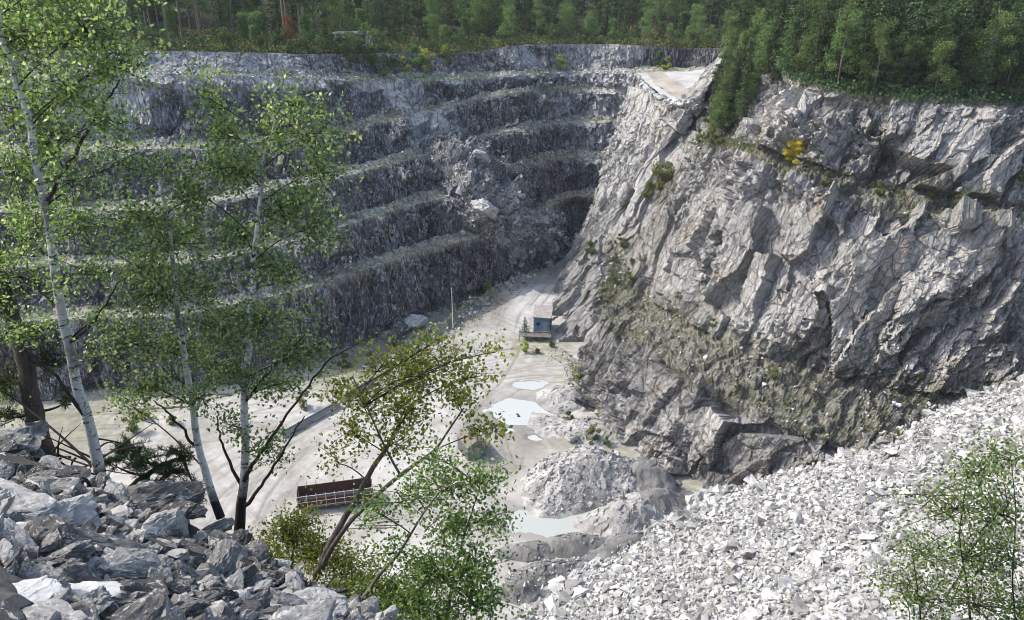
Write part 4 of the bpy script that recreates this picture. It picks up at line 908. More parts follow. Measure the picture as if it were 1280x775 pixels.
for (px, py, k, mt, lab) in [(672, 437, .6, 'scrub', "olive shrub below the deck of the blue hut"), (690, 432, .7, 'scrub', "shrub between the blue hut's deck and the cliff"), (655, 436, .6, 'yellow_leaf', "yellowish shrub under the left end of the deck"), (722, 468, .8, 'yellow_leaf', "bright green shrub against the cliff above the puddle"), (726, 490, .6, 'scrub', "low shrub at the cliff foot beside the puddle"), (710, 520, .7, 'scrub', "olive shrub right of the big puddle"), (742, 548, .8, 'scrub', "shrub behind the big pale heap"), (760, 552, .6, 'dark_leaf', "dark small shrub behind the big pale heap"),
                         (823, 590, .6, 'yellow_leaf', "yellow green shrub between the heaps and the cliff"), (845, 606, .5, 'scrub', "low shrub at the right end of the gravel mounds"), (905, 622, 1.0, 'birch_leaf', "leafy light green bush where cliff and white slope meet"), (918, 618, .9, 'birch_leaf', "second light green bush where cliff and white slope meet"), (955, 612, 1.0, 'dark_leaf', "dark green bush against the dark cliff foot"),
                         (545, 408, .7, 'scrub', "shrub on the causeway shoulder right of the outcrop"), (575, 392, .6, 'scrub', "low shrub on the middle of the causeway shoulder"), (610, 375, .5, 'scrub', "low shrub on the far causeway shoulder"), (430, 452, 1.0, 'scrub', "shrub at the foot of the lowest dark wall"), (180, 520, 1.1, 'yellow_leaf', "bright shrub on the floor seen past the left birch"), (215, 525, 1.0, 'scrub', "dark shrub row end on the floor between the birches"), (165, 535, .9, 'scrub', "low shrub on the floor behind the pine branches"),
                         (600, 560, .5, 'scrub', "weeds against the right wall of the grey shed"), (380, 505, .8, 'scrub', "shrub on the floor behind the grey beam"), (604, 556, .6, 'dark_leaf', "dark bush growing against the grey shed")]:
    p = atz(px, py, .3); p[2] = floor_z(p[0], p[1]) - .1; plant("shrub", p, rng, lab, None, "shrub", (k, k + .02), mt)
hs = plant("spruce", atz(656, 420, .2), rng, "small bushy conifer growing left of the blue hut", None, "tree", (.3, .31)); hs.scale = (.62, .62, .33)
for (px, py, k) in [(478, 95, 1.5), (492, 88, 1.6), (505, 92, 1.3), (520, 84, 1.7), (535, 90, 1.3), (700, 88, 1.0), (822, 84, 1.5), (833, 86, 1.2), (560, 82, 1.2), (462, 80, 1.8), (440, 78, 1.6)]:
    U, Vv, _ = project(TERR[rowidx(4):rowidx(6)].reshape(-1, 3)); q = TERR[rowidx(4):rowidx(6)].reshape(-1, 3); p = q[np.argmin((U - px) ** 2 + (Vv - py) ** 2)]
    plant("shrub", p, rng, "yellow green shrub clinging to the topmost wall of the far side", "shrubs on the topmost far wall", "shrub", (k, k + .1), 'yellow_leaf' if k < 1.5 else None)
# the wood further back reads as one mass
mass_rng = np.random.default_rng(99); A = Acc()
def mass_tree(A, p, h, rng):
    n_ = 260; f = rng.random(n_) ** .8; rad = h * .2 * (1 - f) ** .7 + .2; a = rng.uniform(0, 6.28, n_); x = rad * rng.random(n_) ** .5
    A.leaves(np.stack([np.cos(a) * x, np.sin(a) * x, f * h], 1) + p, 1.0, rng, .6, .6)
for i in range(620):
    j = int(mass_rng.integers(60, NCOL)); ii = int(mass_rng.integers(rowidx(.4), rowidx(2.3))); mass_tree(A, TERR[ii, j], mass_rng.uniform(9, 16), mass_rng)
o = A.build("distant_wood", M['spruce']); o["kind"] = "stuff"
A = Acc()
for i in range(170):
    j = int(mass_rng.integers(int(np.argmin(abs(t2 - 5))), NCOL2)); ii = int(mass_rng.integers(0, rowidx2(1.2))); mass_tree(A, CLF[ii, j], mass_rng.uniform(10, 16), mass_rng)
o = A.build("hilltop_wood", M['spruce']); o["kind"] = "stuff"
# undergrowth on the wood floor
def undergrowth(name, C, rng):
    A = Acc(); n_ = len(C); h = rng.uniform(.3, 1.6, n_); Q_ = np.repeat(C, 14, axis=0) + rng.normal(0, .75, (n_ * 14, 3)) * np.array([1, 1, .0]); Q_[:, 2] += rng.random(n_ * 14) * np.repeat(h, 14)
    A.leaves(Q_, .42 * rng.uniform(.6, 1.3, n_ * 14), rng, .7, .5); o = A.build(name, M['scrub' if 'rim' in name else 'spruce']); o["kind"] = "stuff"
I = rng.integers(rowidx(2.6), rowidx(4.0) + 1, 3600); J = rng.integers(60, NCOL, 3600); undergrowth("rim_undergrowth", TERR[I, J], rng)
I = rng.integers(rowidx2(2.0), rowidx2(4.05) + 1, 2200); J = rng.integers(int(np.argmin(abs(t2 - 3.6))), NCOL2, 2200); undergrowth("hilltop_undergrowth", CLF[I, J], rng)
# weeds and dry grass: tufts on benches, ledges and the causeway shoulder
def tufts(name, C, mat, L, rng, per=6, spread=.25):
    A = Acc(); n_ = len(C); Q_ = np.repeat(C, per, axis=0) + rng.normal(0, spread, (n_ * per, 3)) * np.array([1, 1, .4]); d = rng.normal(size=(n_ * per, 3)); d[:, 2] = abs(d[:, 2]) + .6
    A.leaves(Q_ + np.array([0, 0, L * .3]), L * rng.uniform(.6, 1.3, n_ * per), rng, .4, .2, d); o = A.build(name, mat); o["kind"] = "stuff"; return o
sel = []
for k in range(5):
    n_ = [2400, 1500, 450, 400, 400][k]; I = rng.integers(rowidx(5.2 + 2 * k), rowidx(6.05 + 2 * k), n_); J = rng.integers(0, NCOL - 120, n_); sel.append(TERR[I, J])
q = np.vstack(sel); q = q[fbm(q * .12, 3, 811) > -.15]; tufts("bench_grass", q, M['yellow_leaf'], .3, rng, 5, .3)
sel = [cliff_pts(4.95, 6.0, 4200), cliff_pts(6.95, 8.05, 5500), cliff_pts(4.0, 4.15, 900), cliff_pts(8.0, 9.0, 500)]
q = np.vstack(sel); q = q[fbm(q * .2, 3, 812) > -.3]; tufts("ledge_scrub", q, M['scrub'], .22, rng, 7, .22)
q = []
for i in range(1500):
    y = rng.uniform(ey[0] - 4, ey[-1]); x = ramp_edge_x(y) + rng.normal(1.5, 2.2); q.append((x, y, floor_z(x, y)))
for i in range(1600): 
    p = atz(rng.uniform(-50, 470), rng.uniform(438, 475), -.8); q.append(tuple(p))
for i in range(500):
    t = rng.random(); p = atz(700 + 260 * t + rng.normal(0, 8), 445 + 170 * t ** .8 + rng.normal(0, 8), .2); q.append(tuple(p))
q = np.array(q); q = q[fbm(q * .2, 3, 813) > -.1]; tufts("floor_weeds", q, M['scrub'], .3, rng, 6, .3)
# ------------------------------------------------------------------ things standing on the quarry floor
def flat_mat(name, col, rough=.7, metal=0, streak=None, sc=(6, 6, .6)):
    m, n, b = new_mat(name, rough); b.inputs["Metallic"].default_value = metal
    k = noise(n, 1.5, 6, .7, mapping(n, sc)); c = ramp(n, k, [(.4, tuple(x * .65 for x in col)), (.6, col)])
    if streak: c = mix(n, ramp(n, noise(n, .9, 6, .7, mapping(n, (2, 2, 1))), [(.48, 0.), (.58, 1.)]), c, streak)
    n.links.new(c, b.inputs["Base Color"]); return m
M['bluewall'] = flat_mat("weathered_blue_sheet", (.11, .22, .31), .6, 0, (.20, .28, .34)); M['rustroof'] = flat_mat("faded_rusty_roof", (.36, .34, .33), .8, 0, (.28, .23, .22), (1, 1, 1))
M['darkside'] = flat_mat("shade_and_pane_dark", (.03, .03, .035)); M['greysteel'] = flat_mat("galvanised_steel", (.30, .32, .35), .5, .3); M['oldwood'] = flat_mat("old_grey_wood", (.2, .18, .16), .9)  # near-black: shade painted on the hut's right wall, also panes and handle
M['whitepaint'] = flat_mat("white_paint", (.72, .72, .7), .6); M['rustpanel'] = flat_mat("dark_rusty_panel", (.13, .058, .045), .9, 0, (.07, .04, .035)); M['greysheet'] = flat_mat("grey_corrugated_sheet", (.22, .24, .25), .6, .1); M['tyre'] = flat_mat("black_rubber", (.02, .02, .02), .9)
class Box:
    def __init__(s): s.bm = bmesh.new()
    def box(s, c, d, rz=0, ry=0, bev=.015):
        r = bmesh.ops.create_cube(s.bm, size=1); vs = r["verts"]
        bmesh.ops.scale(s.bm, vec=d, verts=vs)
        if bev:
            es = list({e for v in vs for e in v.link_edges}); rr_ = bmesh.ops.bevel(s.bm, geom=es, offset=min(bev, min(d) * .3), segments=1, affect='EDGES'); vs = rr_["verts"]
        bmesh.ops.rotate(s.bm, cent=(0, 0, 0), matrix=Matrix.Rotation(rz, 3, 'Z') @ Matrix.Rotation(ry, 3, 'Y'), verts=vs); bmesh.ops.translate(s.bm, vec=c, verts=vs); return s
    def bar(s, a, b, t=.06):
        a, b = Vector(a), Vector(b); d = b - a; r = bmesh.ops.create_cone(s.bm, segments=8, radius1=t / 2, radius2=t / 2, depth=d.length, cap_ends=True)
        bmesh.ops.rotate(s.bm, cent=(0, 0, 0), matrix=d.to_track_quat('Z', 'Y').to_matrix(), verts=r["verts"]); bmesh.ops.translate(s.bm, vec=(a + b) / 2, verts=r["verts"]); return s
    def sheet(s, w, h, x0, y0, z0, along='x', pitch=.18, amp=.025):
        n_ = int(w / pitch * 4); prev = None
        for i in range(n_ + 1):
            t = i / n_ * w; o_ = amp * math.sin(i / 4 * 2 * math.pi); p = (x0 + t, y0 + o_) if along == 'x' else (x0 + o_, y0 + t)
            a = s.bm.verts.new((p[0], p[1], z0)); b = s.bm.verts.new((p[0], p[1], z0 + (h(t) if callable(h) else h)))
            if prev: s.bm.faces.new((prev[0], a, b, prev[1]))
            prev = (a, b)
        return s
    def build(s, name, mat, parent=None):
        me = bpy.data.meshes.new(name); bmesh.ops.recalc_face_normals(s.bm, faces=s.bm.faces); s.bm.to_mesh(me); s.bm.free(); me.materials.append(mat); o = bpy.data.objects.new(name, me); return link(o, parent)
# blue hut on a railed deck
p = atz(666, 424, .6); p[2] = floor_z(p[0], p[1])
hut = empty("hut", p, "small blue grey hut with faded flat roof on a deck at the cliff foot", "hut"); hut.rotation_euler = (0, 0, R(-6))
Box().box((1.4, 1.9 + 2.4, .9), (2.9, 4.8, .16)).build("floor_frame", M['oldwood'], hut)
Box().sheet(2.8, 2.75, 0, 1.95, .98).box((1.4, 2.02, 2.3), (2.7, .05, 2.6), bev=0).build("front_wall", M['bluewall'], hut)
Box().box((2.83, 4.3, 2.3), (.08, 4.6, 2.75)).build("side_wall", M['darkside'], hut); Box().box((-.03, 4.3, 2.3), (.08, 4.6, 2.75)).build("side_wall", M['bluewall'], hut)  # right wall's shade is put into its colour, left wall stays blue
Box().box((1.4, 6.62, 2.3), (2.7, .08, 2.7)).build("back_wall", M['bluewall'], hut)
Box().box((1.4, 4.2, 3.82), (3.2, 5.3, .12), ry=.03).build("roof", M['rustroof'], hut)
dr = Box().box((1.85, 1.88, 1.98), (.9, .05, 1.95)).build("door", M['greysteel'], hut); Box().box((1.5, 1.83, 1.95), (.04, .05, .14)).build("handle", M['darkside'], dr)
Box().box((.75, 1.9, 2.5), (.6, .05, .5)).build("window", M['darkside'], hut)
b_ = Box()
for i in range(22): b_.box((-2.3 + i * .25, .95, .9), (.235, 1.8, .06), bev=.005)
b_.build("deck", M['oldwood'], hut)
for x in (-2.35, -.6, 1.1, 2.9):
    Box().box((x, .1, .35), (.14, .14, 1.2)).build("leg", M['oldwood'], hut)
b_ = Box()
for x in (-2.35, -1.05, .3, 1.6, 2.9): b_.bar((x, .08, .9), (x, .08, 2.0), .08)
b_.bar((-2.35, .08, 2.0), (2.9, .08, 2.0), .08).bar((-2.35, .08, 1.5), (2.9, .08, 1.5), .06).bar((-2.35, .08, 2.0), (-2.35, 1.8, 2.0), .08).bar((1.6, .08, .95), (2.9, .08, 1.95), .06)
b_.build("railing", M['greysteel'], hut)
# slim white mast
p = atz(567, 433, .5); mast = empty("mast", p, "slim white pole standing at the near end of the causeway", "pole")
A = Acc(); A.tube([(0, 0, -.3), (0, 0, 5), (0, 0, 10.6)], [.09, .075, .045], 10); A.build("pole", M['whitepaint'], mast, True)
Box().box((0, 0, .12), (.6, .6, .35)).build("base", M['whitepaint'], mast); Box().box((0, -.12, 2.3), (.5, .05, .7)).build("notice_board", M['whitepaint'], mast)
# grey gabled shed
p = atz(590, 562, 0); p[2] = floor_z(p[0], p[1]); shed = empty("shed", p, "grey corrugated shed with a pitched roof beside the floor track", "shed"); shed.rotation_euler = (0, 0, R(28))
W_, D_, Hh = 2.7, 3.2, 2.1
gb = lambda t: Hh + .75 * (1 - abs(t - W_ / 2) / (W_ / 2))
Box().sheet(W_, gb, -W_ / 2, -D_ / 2, 0, 'x', .3, .04).build("gable_wall", M['greysheet'], shed); Box().sheet(W_, gb, -W_ / 2, D_ / 2, 0, 'x', .3, .04).build("gable_wall", M['greysheet'], shed)
Box().sheet(D_, Hh, -W_ / 2, -D_ / 2, 0, 'y', .3, .04).build("side_wall", M['greysheet'], shed); Box().sheet(D_, Hh, W_ / 2, -D_ / 2, 0, 'y', .3, .04).build("side_wall", M['greysheet'], shed)
b_ = Box(); an = math.atan2(.75, W_ / 2)
for s_ in (-1, 1): b_.box((s_ * W_ * .27, 0, Hh + .38), (W_ * .62, D_ + .4, .06), ry=s_ * an)
b_.build("roof", M['oldwood'], shed)
dr = Box().box((0, -D_ / 2 - .07, 1.0), (.95, .05, 1.95)).build("door", M['greysteel'], shed); Box().box((.35, -D_ / 2 - .12, 1.), (.05, .06, .15)).build("handle", M['greysteel'], dr)
# stake sided wagon with rusty panels
p0 = atz(372, 641, 0); p1 = atz(468, 628, 0); c = (p0 + p1) / 2; c[2] = -.35; ang = math.atan2(p1[1] - p0[1], p1[0] - p0[0]); Lw = np.linalg.norm(p1 - p0)
wg = empty("flatbed_wagon", c, "old flatbed wagon with rusty side boards and pale upright stakes", "wagon"); wg.rotation_euler = (0, 0, ang)
Box().box((0, 1.1, .85), (Lw, 2.3, .2)).build("bed", M['oldwood'], wg); Box().box((0, 2.2, 1.75), (Lw * .96, .08, 1.5)).build("side_board", M['rustpanel'], wg); Box().box((0, .05, 1.55), (Lw * .96, .06, 1.05)).build("side_board", M['rustpanel'], wg)
Box().box((-Lw / 2 + .1, 1.1, 1.6), (.08, 2.1, 1.3)).build("end_board", M['rustpanel'], wg); Box().box((Lw / 2 - .1, 1.1, 1.6), (.08, 2.1, 1.3)).build("end_board", M['rustpanel'], wg)
for i in range(9):
    x = -Lw / 2 + .15 + i * (Lw - .3) / 8; Box().box((x, -.06, 1.75), (.06, .06, 2.1), bev=.005).build("stake", M['whitepaint'], wg); Box().box((x, 2.34, 1.9), (.06, .06, 2.3), bev=.005).build("stake", M['whitepaint'], wg)
Box().bar((-Lw / 2, -.12, 1.75), (Lw / 2, -.12, 1.75), .06).bar((-Lw / 2, -.12, 2.6), (Lw / 2, -.12, 2.6), .06).build("rail", M['whitepaint'], wg)
for x in (-Lw * .36, Lw * .36):
    for y in (.15, 2.0):
        A = Acc(); A.tube([(x, y - .12, .42), (x, y - .1, .42), (x, y + .1, .42), (x, y + .12, .42)], [.3, .42, .42, .3], 18); A.build("wheel", M['tyre'], wg, True)
# long grey steel trough lying across the floor
for i, (a, b, lab, w_) in enumerate([((352, 545), (424, 505), "long grey steel trough lying on the floor behind the small tree", .6), ((428, 500), (470, 474), "shorter grey steel trough end further along the same line", .5)]):
    p0 = atz(*a, 0); p1 = atz(*b, 0); L_ = np.linalg.norm(p1 - p0); c = (p0 + p1) / 2; c[2] = -.5
    tr = empty("steel_trough", c, lab, "trough"); tr.rotation_euler = (0, 0, math.atan2(p1[1] - p0[1], p1[0] - p0[0]))
    Box().box((0, 0, .45), (L_, w_, .08)).box((0, w_ / 2, .7), (L_, .06, .5)).box((0, -w_ / 2, .7), (L_, .06, .5)).build("channel", M['greysteel'], tr)
    for x in (-L_ * .35, 0, L_ * .35): Box().box((x, 0, .2), (.25, w_ * .9, .45)).build("support", M['oldwood'], tr)
# loose poles by the wagon
rng = np.random.default_rng(3)
for i in range(7):
    p = atz(462 + 5 * i % 13, 642 + 3.2 * i, -.3); A = Acc(); an = R(4 + rng.uniform(-14, 14)); l = rng.uniform(2.2, 3.2)
    A.tube([(-l * math.cos(an), -l * math.sin(an), .1), (0, 0, .14), (l * math.cos(an), l * math.sin(an), .12)], [.09, .08, .05], 7); o = A.build("pole_log", M['grey_bark'], None, True, loc=p); tag(o, "bare grey pole lying loose on the floor right of the wagon", "log", "loose poles beside the wagon")
for (px, py, l, r_, an, lab) in [(205, 512, 5, .25, .1, "long low wall of logs on the floor between the left birches"), (230, 496, 7, .2, .05, "thin log lying on the white floor behind the left birches")]:
    A = Acc(); A.tube([(-l, -l * an, .2), (0, 0, .25), (l, l * an, .2)], [r_, r_, r_ * .8], 8); tag(A.build("log", M['grey_bark'], None, True, loc=atz(px, py, -.6)), lab, "log")
# white cabin in the far wood
q = TERR[rowidx(3.7), int(np.argmin(abs(colpx - 440)))]; cb = empty("cabin", q + np.array([0, 0, -.3]), "small white cabin half hidden in the trees on the far rim", "cabin")
Box().box((0, 2, 1.9), (7.2, 4, 3.0)).build("wall", M['whitepaint'], cb); b_ = Box()
for s_ in (-1, 1): b_.bm.verts.ensure_lookup_table()
b_.box((0, 2, 3.5), (7.8, 5.3, .2)).build("roof", M['rustroof'], cb)
for x in (-2.2, 0, 2.2): Box().box((x, -.03, 2.3), (.9, .08, 1.1)).build("window", M['darkside'], cb)

for (px, k) in [(418, 1.4), (427, 1.0), (436, 1.1), (444, .9), (452, 1.2), (461, 1.6)]: plant("shrub", TERR[rowidx(3.86), int(np.argmin(abs(colpx - px)))], random and np.random.default_rng(px), "green shrub in front of the white cabin on the far rim", "shrubs in front of the white cabin", "shrub", (k, k + .05))
# thin even air between the camera and the far rim
hz = Box(); bmesh.ops.create_cube(hz.bm, size=1); bmesh.ops.scale(hz.bm, vec=(3200, 3000, 127), verts=hz.bm.verts); bmesh.ops.translate(hz.bm, vec=(0, 800, 56.5), verts=hz.bm.verts)
hm = bpy.data.materials.new("haze"); hm.use_nodes = True; hn = hm.node_tree; hn.nodes.remove(hn.nodes["Principled BSDF"]); pv = node(hn, "ShaderNodeVolumePrincipled"); pv.inputs["Color"].default_value = (.88, .92, 1, 1); pv.inputs["Density"].default_value = .00012
hn.links.new(pv.outputs[0], hn.nodes["Material Output"].inputs["Volume"]); ho = hz.build("haze", hm); ho["kind"] = "stuff"
# ------------------------------------------------------------------ foreground trees
def B(*a): return a
fg_tree("birch_tree", "tall white stemmed birch leaning left at the left edge of the photo", "tree",
  [[(128, 600, 11.6, 19), (112, 530, 11.6, 17), (95, 470, 11.6, 16), (78, 390, 11.6, 15), (66, 320, 11.6, 14), (58, 260, 11.6, 13), (48, 210, 11.6, 12), (38, 150, 11.6, 11), (18, 90, 11.6, 10), (2, 40, 11.5, 9), (-12, -30, 11.5, 8), (-30, -120, 11.5, 5)]],
  [(30, 45, 11.8, 60, 45, 800), (110, 40, 11.2, 62, 36, 900), (150, 75, 11, 38, 32, 420), (90, 110, 11.4, 60, 40, 700), (25, 120, 12.2, 50, 45, 600), (135, 150, 11, 30, 26, 260), (70, 170, 12, 55, 40, 620), (10, 210, 11.8, 45, 50, 600), (95, 225, 11.3, 42, 36, 380), (40, 275, 12.2, 50, 40, 520), (110, 285, 11.4, 36, 30, 300), (10, 330, 12, 45, 40, 420), (110, 340, 11.2, 36, 26, 240), (30, 410, 12, 40, 30, 300), (-20, 20, 12, 50, 60, 500), (60, -20, 11.5, 90, 40, 700), (-10, 480, 12.5, 30, 40, 200), (150, 205, 11.4, 30, 24, 180), (130, 400, 11.6, 26, 22, 140)],
  M['birch_leaf'], M['birch_bark'], .062, 1, foot=.9, extra=[[(60, 250, 11.6, 5), (95, 190, 11.4, 4), (130, 130, 11.2, 3), (150, 100, 11, 1.5)], [(112, 530, 11.6, 5), (70, 470, 11.4, 3), (35, 440, 11.3, 2)], [(85, 430, 11.6, 4), (120, 400, 11.4, 2.5), (150, 350, 11.2, 1.5)]])
fg_tree("birch_tree", "slender leaning birch in the middle of the three foreground birches", "tree",
  [[(274, 648, 11.3, 15), (258, 600, 11.4, 13), (246, 550, 11.5, 12), (238, 500, 11.5, 11), (228, 440, 11.5, 10), (222, 380, 11.5, 8), (216, 310, 11.5, 6.5), (205, 250, 11.5, 5), (196, 200, 11.4, 3)]],
  [(215, 300, 11.6, 55, 40, 620), (170, 270, 11.2, 42, 34, 400), (240, 250, 11.4, 32, 30, 300), (190, 370, 11.6, 56, 40, 700), (160, 430, 11.2, 40, 36, 420), (225, 430, 11.8, 46, 36, 520), (170, 330, 11.9, 40, 30, 400), (260, 360, 11.2, 32, 30, 330), (190, 480, 11.6, 52, 26, 420), (255, 500, 11.3, 26, 26, 240), (150, 500, 12.2, 36, 22, 220), (205, 210, 11.4, 30, 20, 180)],
  M['birch_leaf'], M['birch_bark'], .062, 2, foot=1.6, extra=[[(246, 560, 11.5, 4), (215, 520, 11.2, 2.5), (190, 500, 11, 1.2)]])
fg_tree("birch_tree", "upright birch with a blackened foot, rightmost of the three foreground birches", "tree",
  [[(301, 668, 10.9, 19), (302, 610, 10.9, 15), (306, 540, 11, 13), (308, 470, 11, 12), (312, 400, 11, 10), (317, 340, 11, 8.5), (322, 270, 11, 7), (330, 200, 11, 5), (345, 150, 11, 3)]],
  [(275, 160, 11.3, 26, 32, 330), (255, 120, 11.2, 20, 26, 170), (340, 165, 11, 34, 24, 300), (395, 170, 10.8, 34, 24, 300), (375, 130, 10.8, 40, 22, 240), (400, 215, 10.8, 34, 22, 300), (300, 215, 11.2, 46, 28, 480), (355, 260, 11, 46, 30, 500), (400, 285, 10.8, 30, 34, 380), (300, 290, 11.4, 40, 30, 420), (350, 330, 11, 46, 24, 420), (330, 400, 11, 52, 32, 640), (375, 440, 10.8, 34, 30, 360), (280, 410, 11.3, 40, 36, 440), (300, 470, 11, 44, 26, 420), (350, 480, 10.7, 36, 20, 260), (330, 560, 10.8, 26, 24, 260), (285, 530, 11, 22, 20, 150), (275, 205, 11.6, 26, 22, 200), (240, 240, 11.5, 22, 18, 120)],
  M['birch_leaf'], M['birch_bark'], .062, 3, extra=[[(304, 600, 10.9, 6), (330, 560, 10.7, 4), (365, 510, 10.6, 3), (405, 455, 10.5, 2.5), (455, 425, 10.4, 1.2)], [(302, 640, 10.9, 6), (325, 610, 10.7, 4), (350, 570, 10.5, 3), (380, 520, 10.4, 1.5)], [(308, 500, 11, 5), (340, 460, 10.8, 3), (380, 420, 10.6, 1.6)], [(306, 620, 10.9, 5), (280, 560, 11, 3), (270, 520, 11, 1.5)]])
fg_tree("small_tree", "crooked small tree with yellow green crown in front of the shed", "tree",
  [[(398, 720, 10.2, 14), (425, 660, 10.2, 11), (450, 610, 10.2, 10), (470, 580, 10.2, 9), (495, 540, 10.2, 6), (520, 500, 10.2, 4)], [(392, 726, 10.2, 10), (440, 650, 10, 8), (500, 595, 9.9, 7), (545, 560, 9.8, 4.5), (580, 510, 9.7, 3)], [(500, 595, 9.9, 5), (480, 555, 10, 4), (455, 500, 10, 3), (440, 470, 10, 2)]],
  [(520, 470, 10.2, 46, 30, 520), (480, 455, 10.4, 40, 24, 380), (560, 455, 10, 36, 24, 300), (540, 430, 10.2, 40, 16, 220), (455, 500, 10.2, 44, 28, 420), (510, 515, 10.1, 44, 26, 460), (440, 540, 10.3, 34, 24, 260), (565, 500, 9.9, 38, 22, 240), (600, 470, 9.8, 34, 26, 170), (620, 440, 9.7, 24, 20, 80), (490, 555, 10, 36, 20, 240), (600, 540, 9.7, 26, 16, 220), (420, 580, 10.3, 26, 24, 110), (430, 480, 10.4, 26, 18, 130)],
  M['yellow_leaf'], M['grey_bark'], .062, 4, dens=1.45)
fg_tree("small_tree", "leafy dark green small tree left of the gravel heaps", "tree",
  [[(440, 762, 8.9, 12), (470, 725, 8.9, 8), (500, 690, 8.9, 6), (530, 640, 8.9, 4), (560, 600, 8.9, 3)], [(560, 800, 8.7, 9), (565, 730, 8.7, 6), (580, 670, 8.8, 4), (600, 610, 8.8, 2.5)]],
  [(560, 610, 8.9, 40, 24, 340), (600, 600, 8.8, 28, 26, 260), (540, 570, 9, 38, 16, 170), (510, 620, 9, 40, 22, 300), (615, 650, 8.7, 26, 26, 240), (560, 660, 8.8, 44, 26, 420), (590, 710, 8.7, 40, 34, 680), (540, 720, 8.7, 44, 32, 620), (600, 755, 8.6, 36, 28, 480), (550, 770, 8.6, 50, 24, 560), (500, 745, 8.8, 30, 26, 300), (490, 690, 8.9, 28, 22, 160), (470, 640, 9, 26, 20, 130)],
  M['dark_leaf'], M['grey_bark'], .055, 5, thick=.55)
fg_tree("bush", "bright yellow green bush at the foot of the right birch", "bush",
  [[(360, 745, 10.8, 6), (365, 700, 10.8, 4), (370, 660, 10.8, 2)]],
  [(360, 668, 10.8, 34, 20, 520), (395, 690, 10.6, 30, 24, 480), (340, 700, 11, 24, 24, 300), (430, 705, 10.4, 34, 28, 420), (385, 650, 10.9, 22, 12, 160), (470, 730, 10.2, 34, 30, 380), (430, 745, 9.8, 26, 18, 220)],
  M['yellow_leaf'], M['grey_bark'], .055, 6, dens=3.0)
fg_tree("bush", "dense green bush filling the bottom edge between pile and dark small tree", "bush",
  [[(455, 800, 9.4, 6), (458, 770, 9.4, 4), (460, 740, 9.4, 2)], [(505, 810, 9.2, 6), (510, 780, 9.2, 4), (515, 750, 9.2, 2)]],
  [(450, 745, 9.4, 26, 18, 420), (485, 735, 9.3, 26, 20, 420), (515, 755, 9.2, 28, 22, 460), (480, 770, 9.3, 34, 16, 420), (530, 720, 9.4, 24, 18, 240), (420, 735, 9.6, 18, 14, 200)],
  M['dark_leaf'], M['grey_bark'], .055, 16, thick=.5, dens=2.0)
fg_tree("bush", "sparse twiggy bush in front of the white stone slope", "bush",
  [[(1215, 830, 7.2, 7), (1210, 740, 7.2, 5), (1200, 670, 7.2, 3.5), (1210, 590, 7.2, 2)], [(1150, 840, 7.1, 5), (1150, 760, 7.1, 4), (1140, 690, 7.1, 2)], [(1275, 830, 7.1, 6), (1265, 730, 7.1, 4), (1270, 640, 7.1, 3), (1262, 560, 7.1, 1.5)]],
  [(1225, 590, 7.2, 36, 16, 180), (1262, 575, 7.1, 26, 14, 130), (1190, 640, 7.2, 44, 30, 300), (1245, 640, 7.1, 44, 26, 300), (1150, 690, 7.1, 36, 30, 220), (1210, 700, 7.2, 46, 30, 340), (1262, 700, 7.1, 36, 30, 230), (1150, 750, 7.1, 40, 30, 260), (1220, 755, 7.2, 46, 30, 340), (1280, 760, 7.1, 30, 30, 200), (1120, 730, 7.1, 24, 20, 90)],
  M['dark_leaf'], M['twig'], .04, 7, thick=.4, dens=3.2)
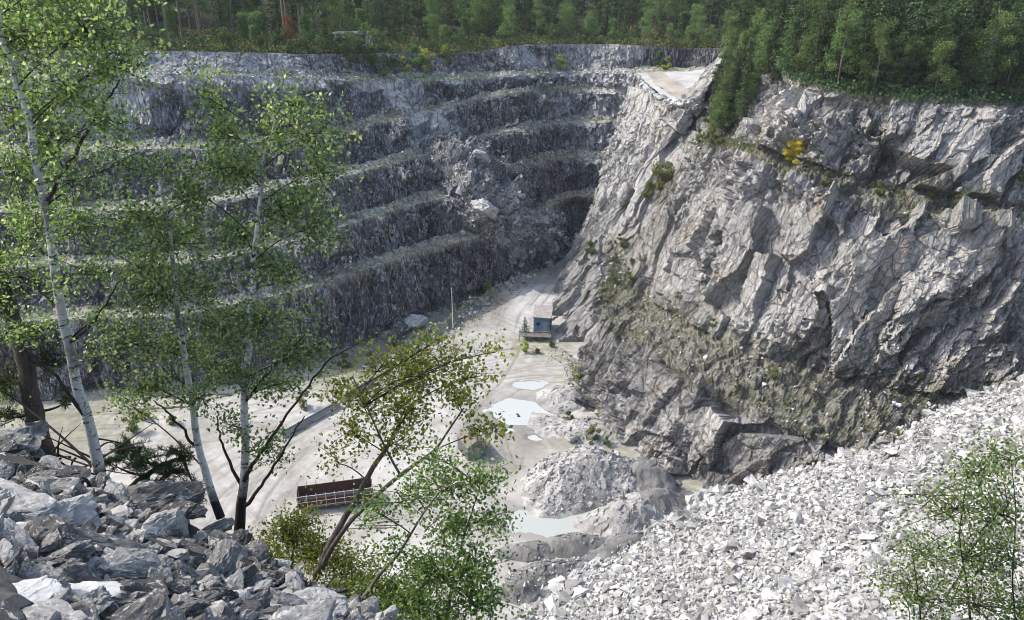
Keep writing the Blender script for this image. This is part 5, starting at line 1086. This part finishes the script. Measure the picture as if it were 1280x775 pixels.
# pine on the left: dark trunk, needle sprays
def needle_tree(label, trunks, blobs_, seed, name="pine_tree"):
    rng = np.random.default_rng(seed); base = at(*trunks[0][0][:3]); root = empty(name, base, label, "tree"); T = Acc(); BR = Acc(); C = Acc(); lines = []
    for tr in trunks:
        P = np.array([at(a, b, c) for a, b, c, w_ in tr]); wd = np.array([w_ * np.linalg.norm(p - CAM) / FPX / 2 for p, (a, b, c, w_) in zip(P, tr)]); t = np.linspace(0, len(P) - 1, len(P) * 6); PP = catmull(P, t); W = np.interp(t, np.arange(len(P)), wd)
        T.tube(PP - base + rng.normal(0, .008, PP.shape), W, 9); lines.append(PP)
    for (px, py, Yd, rx, ry, n_) in blobs_:
        c = at(px, py, Yd); k = np.linalg.norm(c - CAM) / FPX; rad = np.array([rx * k, rx * k * .8, ry * k]); PP = min(lines, key=lambda L_: np.min(np.linalg.norm(L_ - c, axis=1))); a = PP[np.argmin(np.linalg.norm(PP - c, axis=1) + abs(PP[:, 2] - c[2]))]
        f = np.linspace(0, 1, 8)[:, None]; m_ = (a + c) / 2 - np.array([0, 0, .15]); BR.tube((1 - f) ** 2 * a + 2 * f * (1 - f) * m_ + f * f * c - base, np.linspace(.035, .01, 8), 5)
        for q in range(max(5, n_ // 60)):
            u = rng.normal(size=3); u /= np.linalg.norm(u); e = c + u * rad * rng.uniform(.3, 1); s0 = c + rng.normal(0, .2, 3) * rad; BR.tube(np.array([s0, (s0 + e) / 2, e]) - base, [.012, .008, .005], 4)
            m = 60; g = rng.uniform(.25, 1.05, m)[:, None]; LP = s0 + (e - s0) * g; dd = rng.normal(size=(m, 3)) + (e - s0) / (np.linalg.norm(e - s0) + 1e-6) * .9; dd[:, 2] += .3; dd /= np.linalg.norm(dd, axis=1, keepdims=True)
            C.leaves(LP + dd * .05 - base, .12, rng, .09, .2, dd)
    T.build("trunk", M['bark'], root, True); BR.build("branches", M['twig'], root, True); C.build("crown", M['pine'], root); return root
needle_tree("dark trunked pine behind the boulders at the left edge", [[(62, 590, 12.2, 22), (50, 545, 12.4, 20), (40, 500, 12.6, 18), (28, 440, 12.8, 16), (12, 380, 13, 14), (-10, 300, 13.2, 12)]],
  [(10, 470, 12.6, 44, 26, 1500), (60, 450, 12.8, 36, 22, 1000), (5, 520, 12.4, 34, 20, 900), (20, 420, 13, 44, 22, 1100), (-10, 380, 13, 40, 40, 1200), (30, 360, 13, 36, 26, 700), (85, 500, 12.9, 26, 16, 400), (20, 550, 12.2, 26, 12, 300)], 8)
needle_tree("low spreading pine with green boughs between the two left birches", [[(150, 625, 11.9, 9), (175, 600, 12.2, 7), (205, 580, 12.4, 5), (235, 570, 12.5, 3)]],
  [(180, 575, 12.2, 36, 20, 1900), (215, 590, 12.2, 34, 22, 1900), (160, 560, 12.4, 30, 14, 1100), (225, 565, 12.5, 28, 14, 1100), (245, 610, 12.1, 20, 20, 900), (190, 605, 12, 34, 16, 1300), (140, 580, 12, 26, 16, 700)], 9)
# dead boughs low on the left
A = Acc(); rng = np.random.default_rng(4); b0 = at(100, 600, 11.8)
for i in range(16):
    a = at(rng.uniform(60, 130), rng.uniform(545, 600), 11.9); e = at(rng.uniform(10, 200), rng.uniform(520, 600), rng.uniform(11.4, 12.4)); m_ = (a + e) / 2 + rng.normal(0, .12, 3); f = np.linspace(0, 1, 9)[:, None]
    A.tube((1 - f) ** 2 * a + 2 * f * (1 - f) * m_ + f * f * e - b0, np.linspace(.022, .004, 9), 5)
tag(A.build("dead_branches", M['twig'], None, True, loc=b0), "tangle of bare dark dead branches between pine trunk and left birch", "branches")
for rt in [r for k_, l in PRO.items() if k_ != "bigshrub" for r in l]:
    for ch in list(rt.children): bpy.data.objects.remove(ch)
    bpy.data.objects.remove(rt)
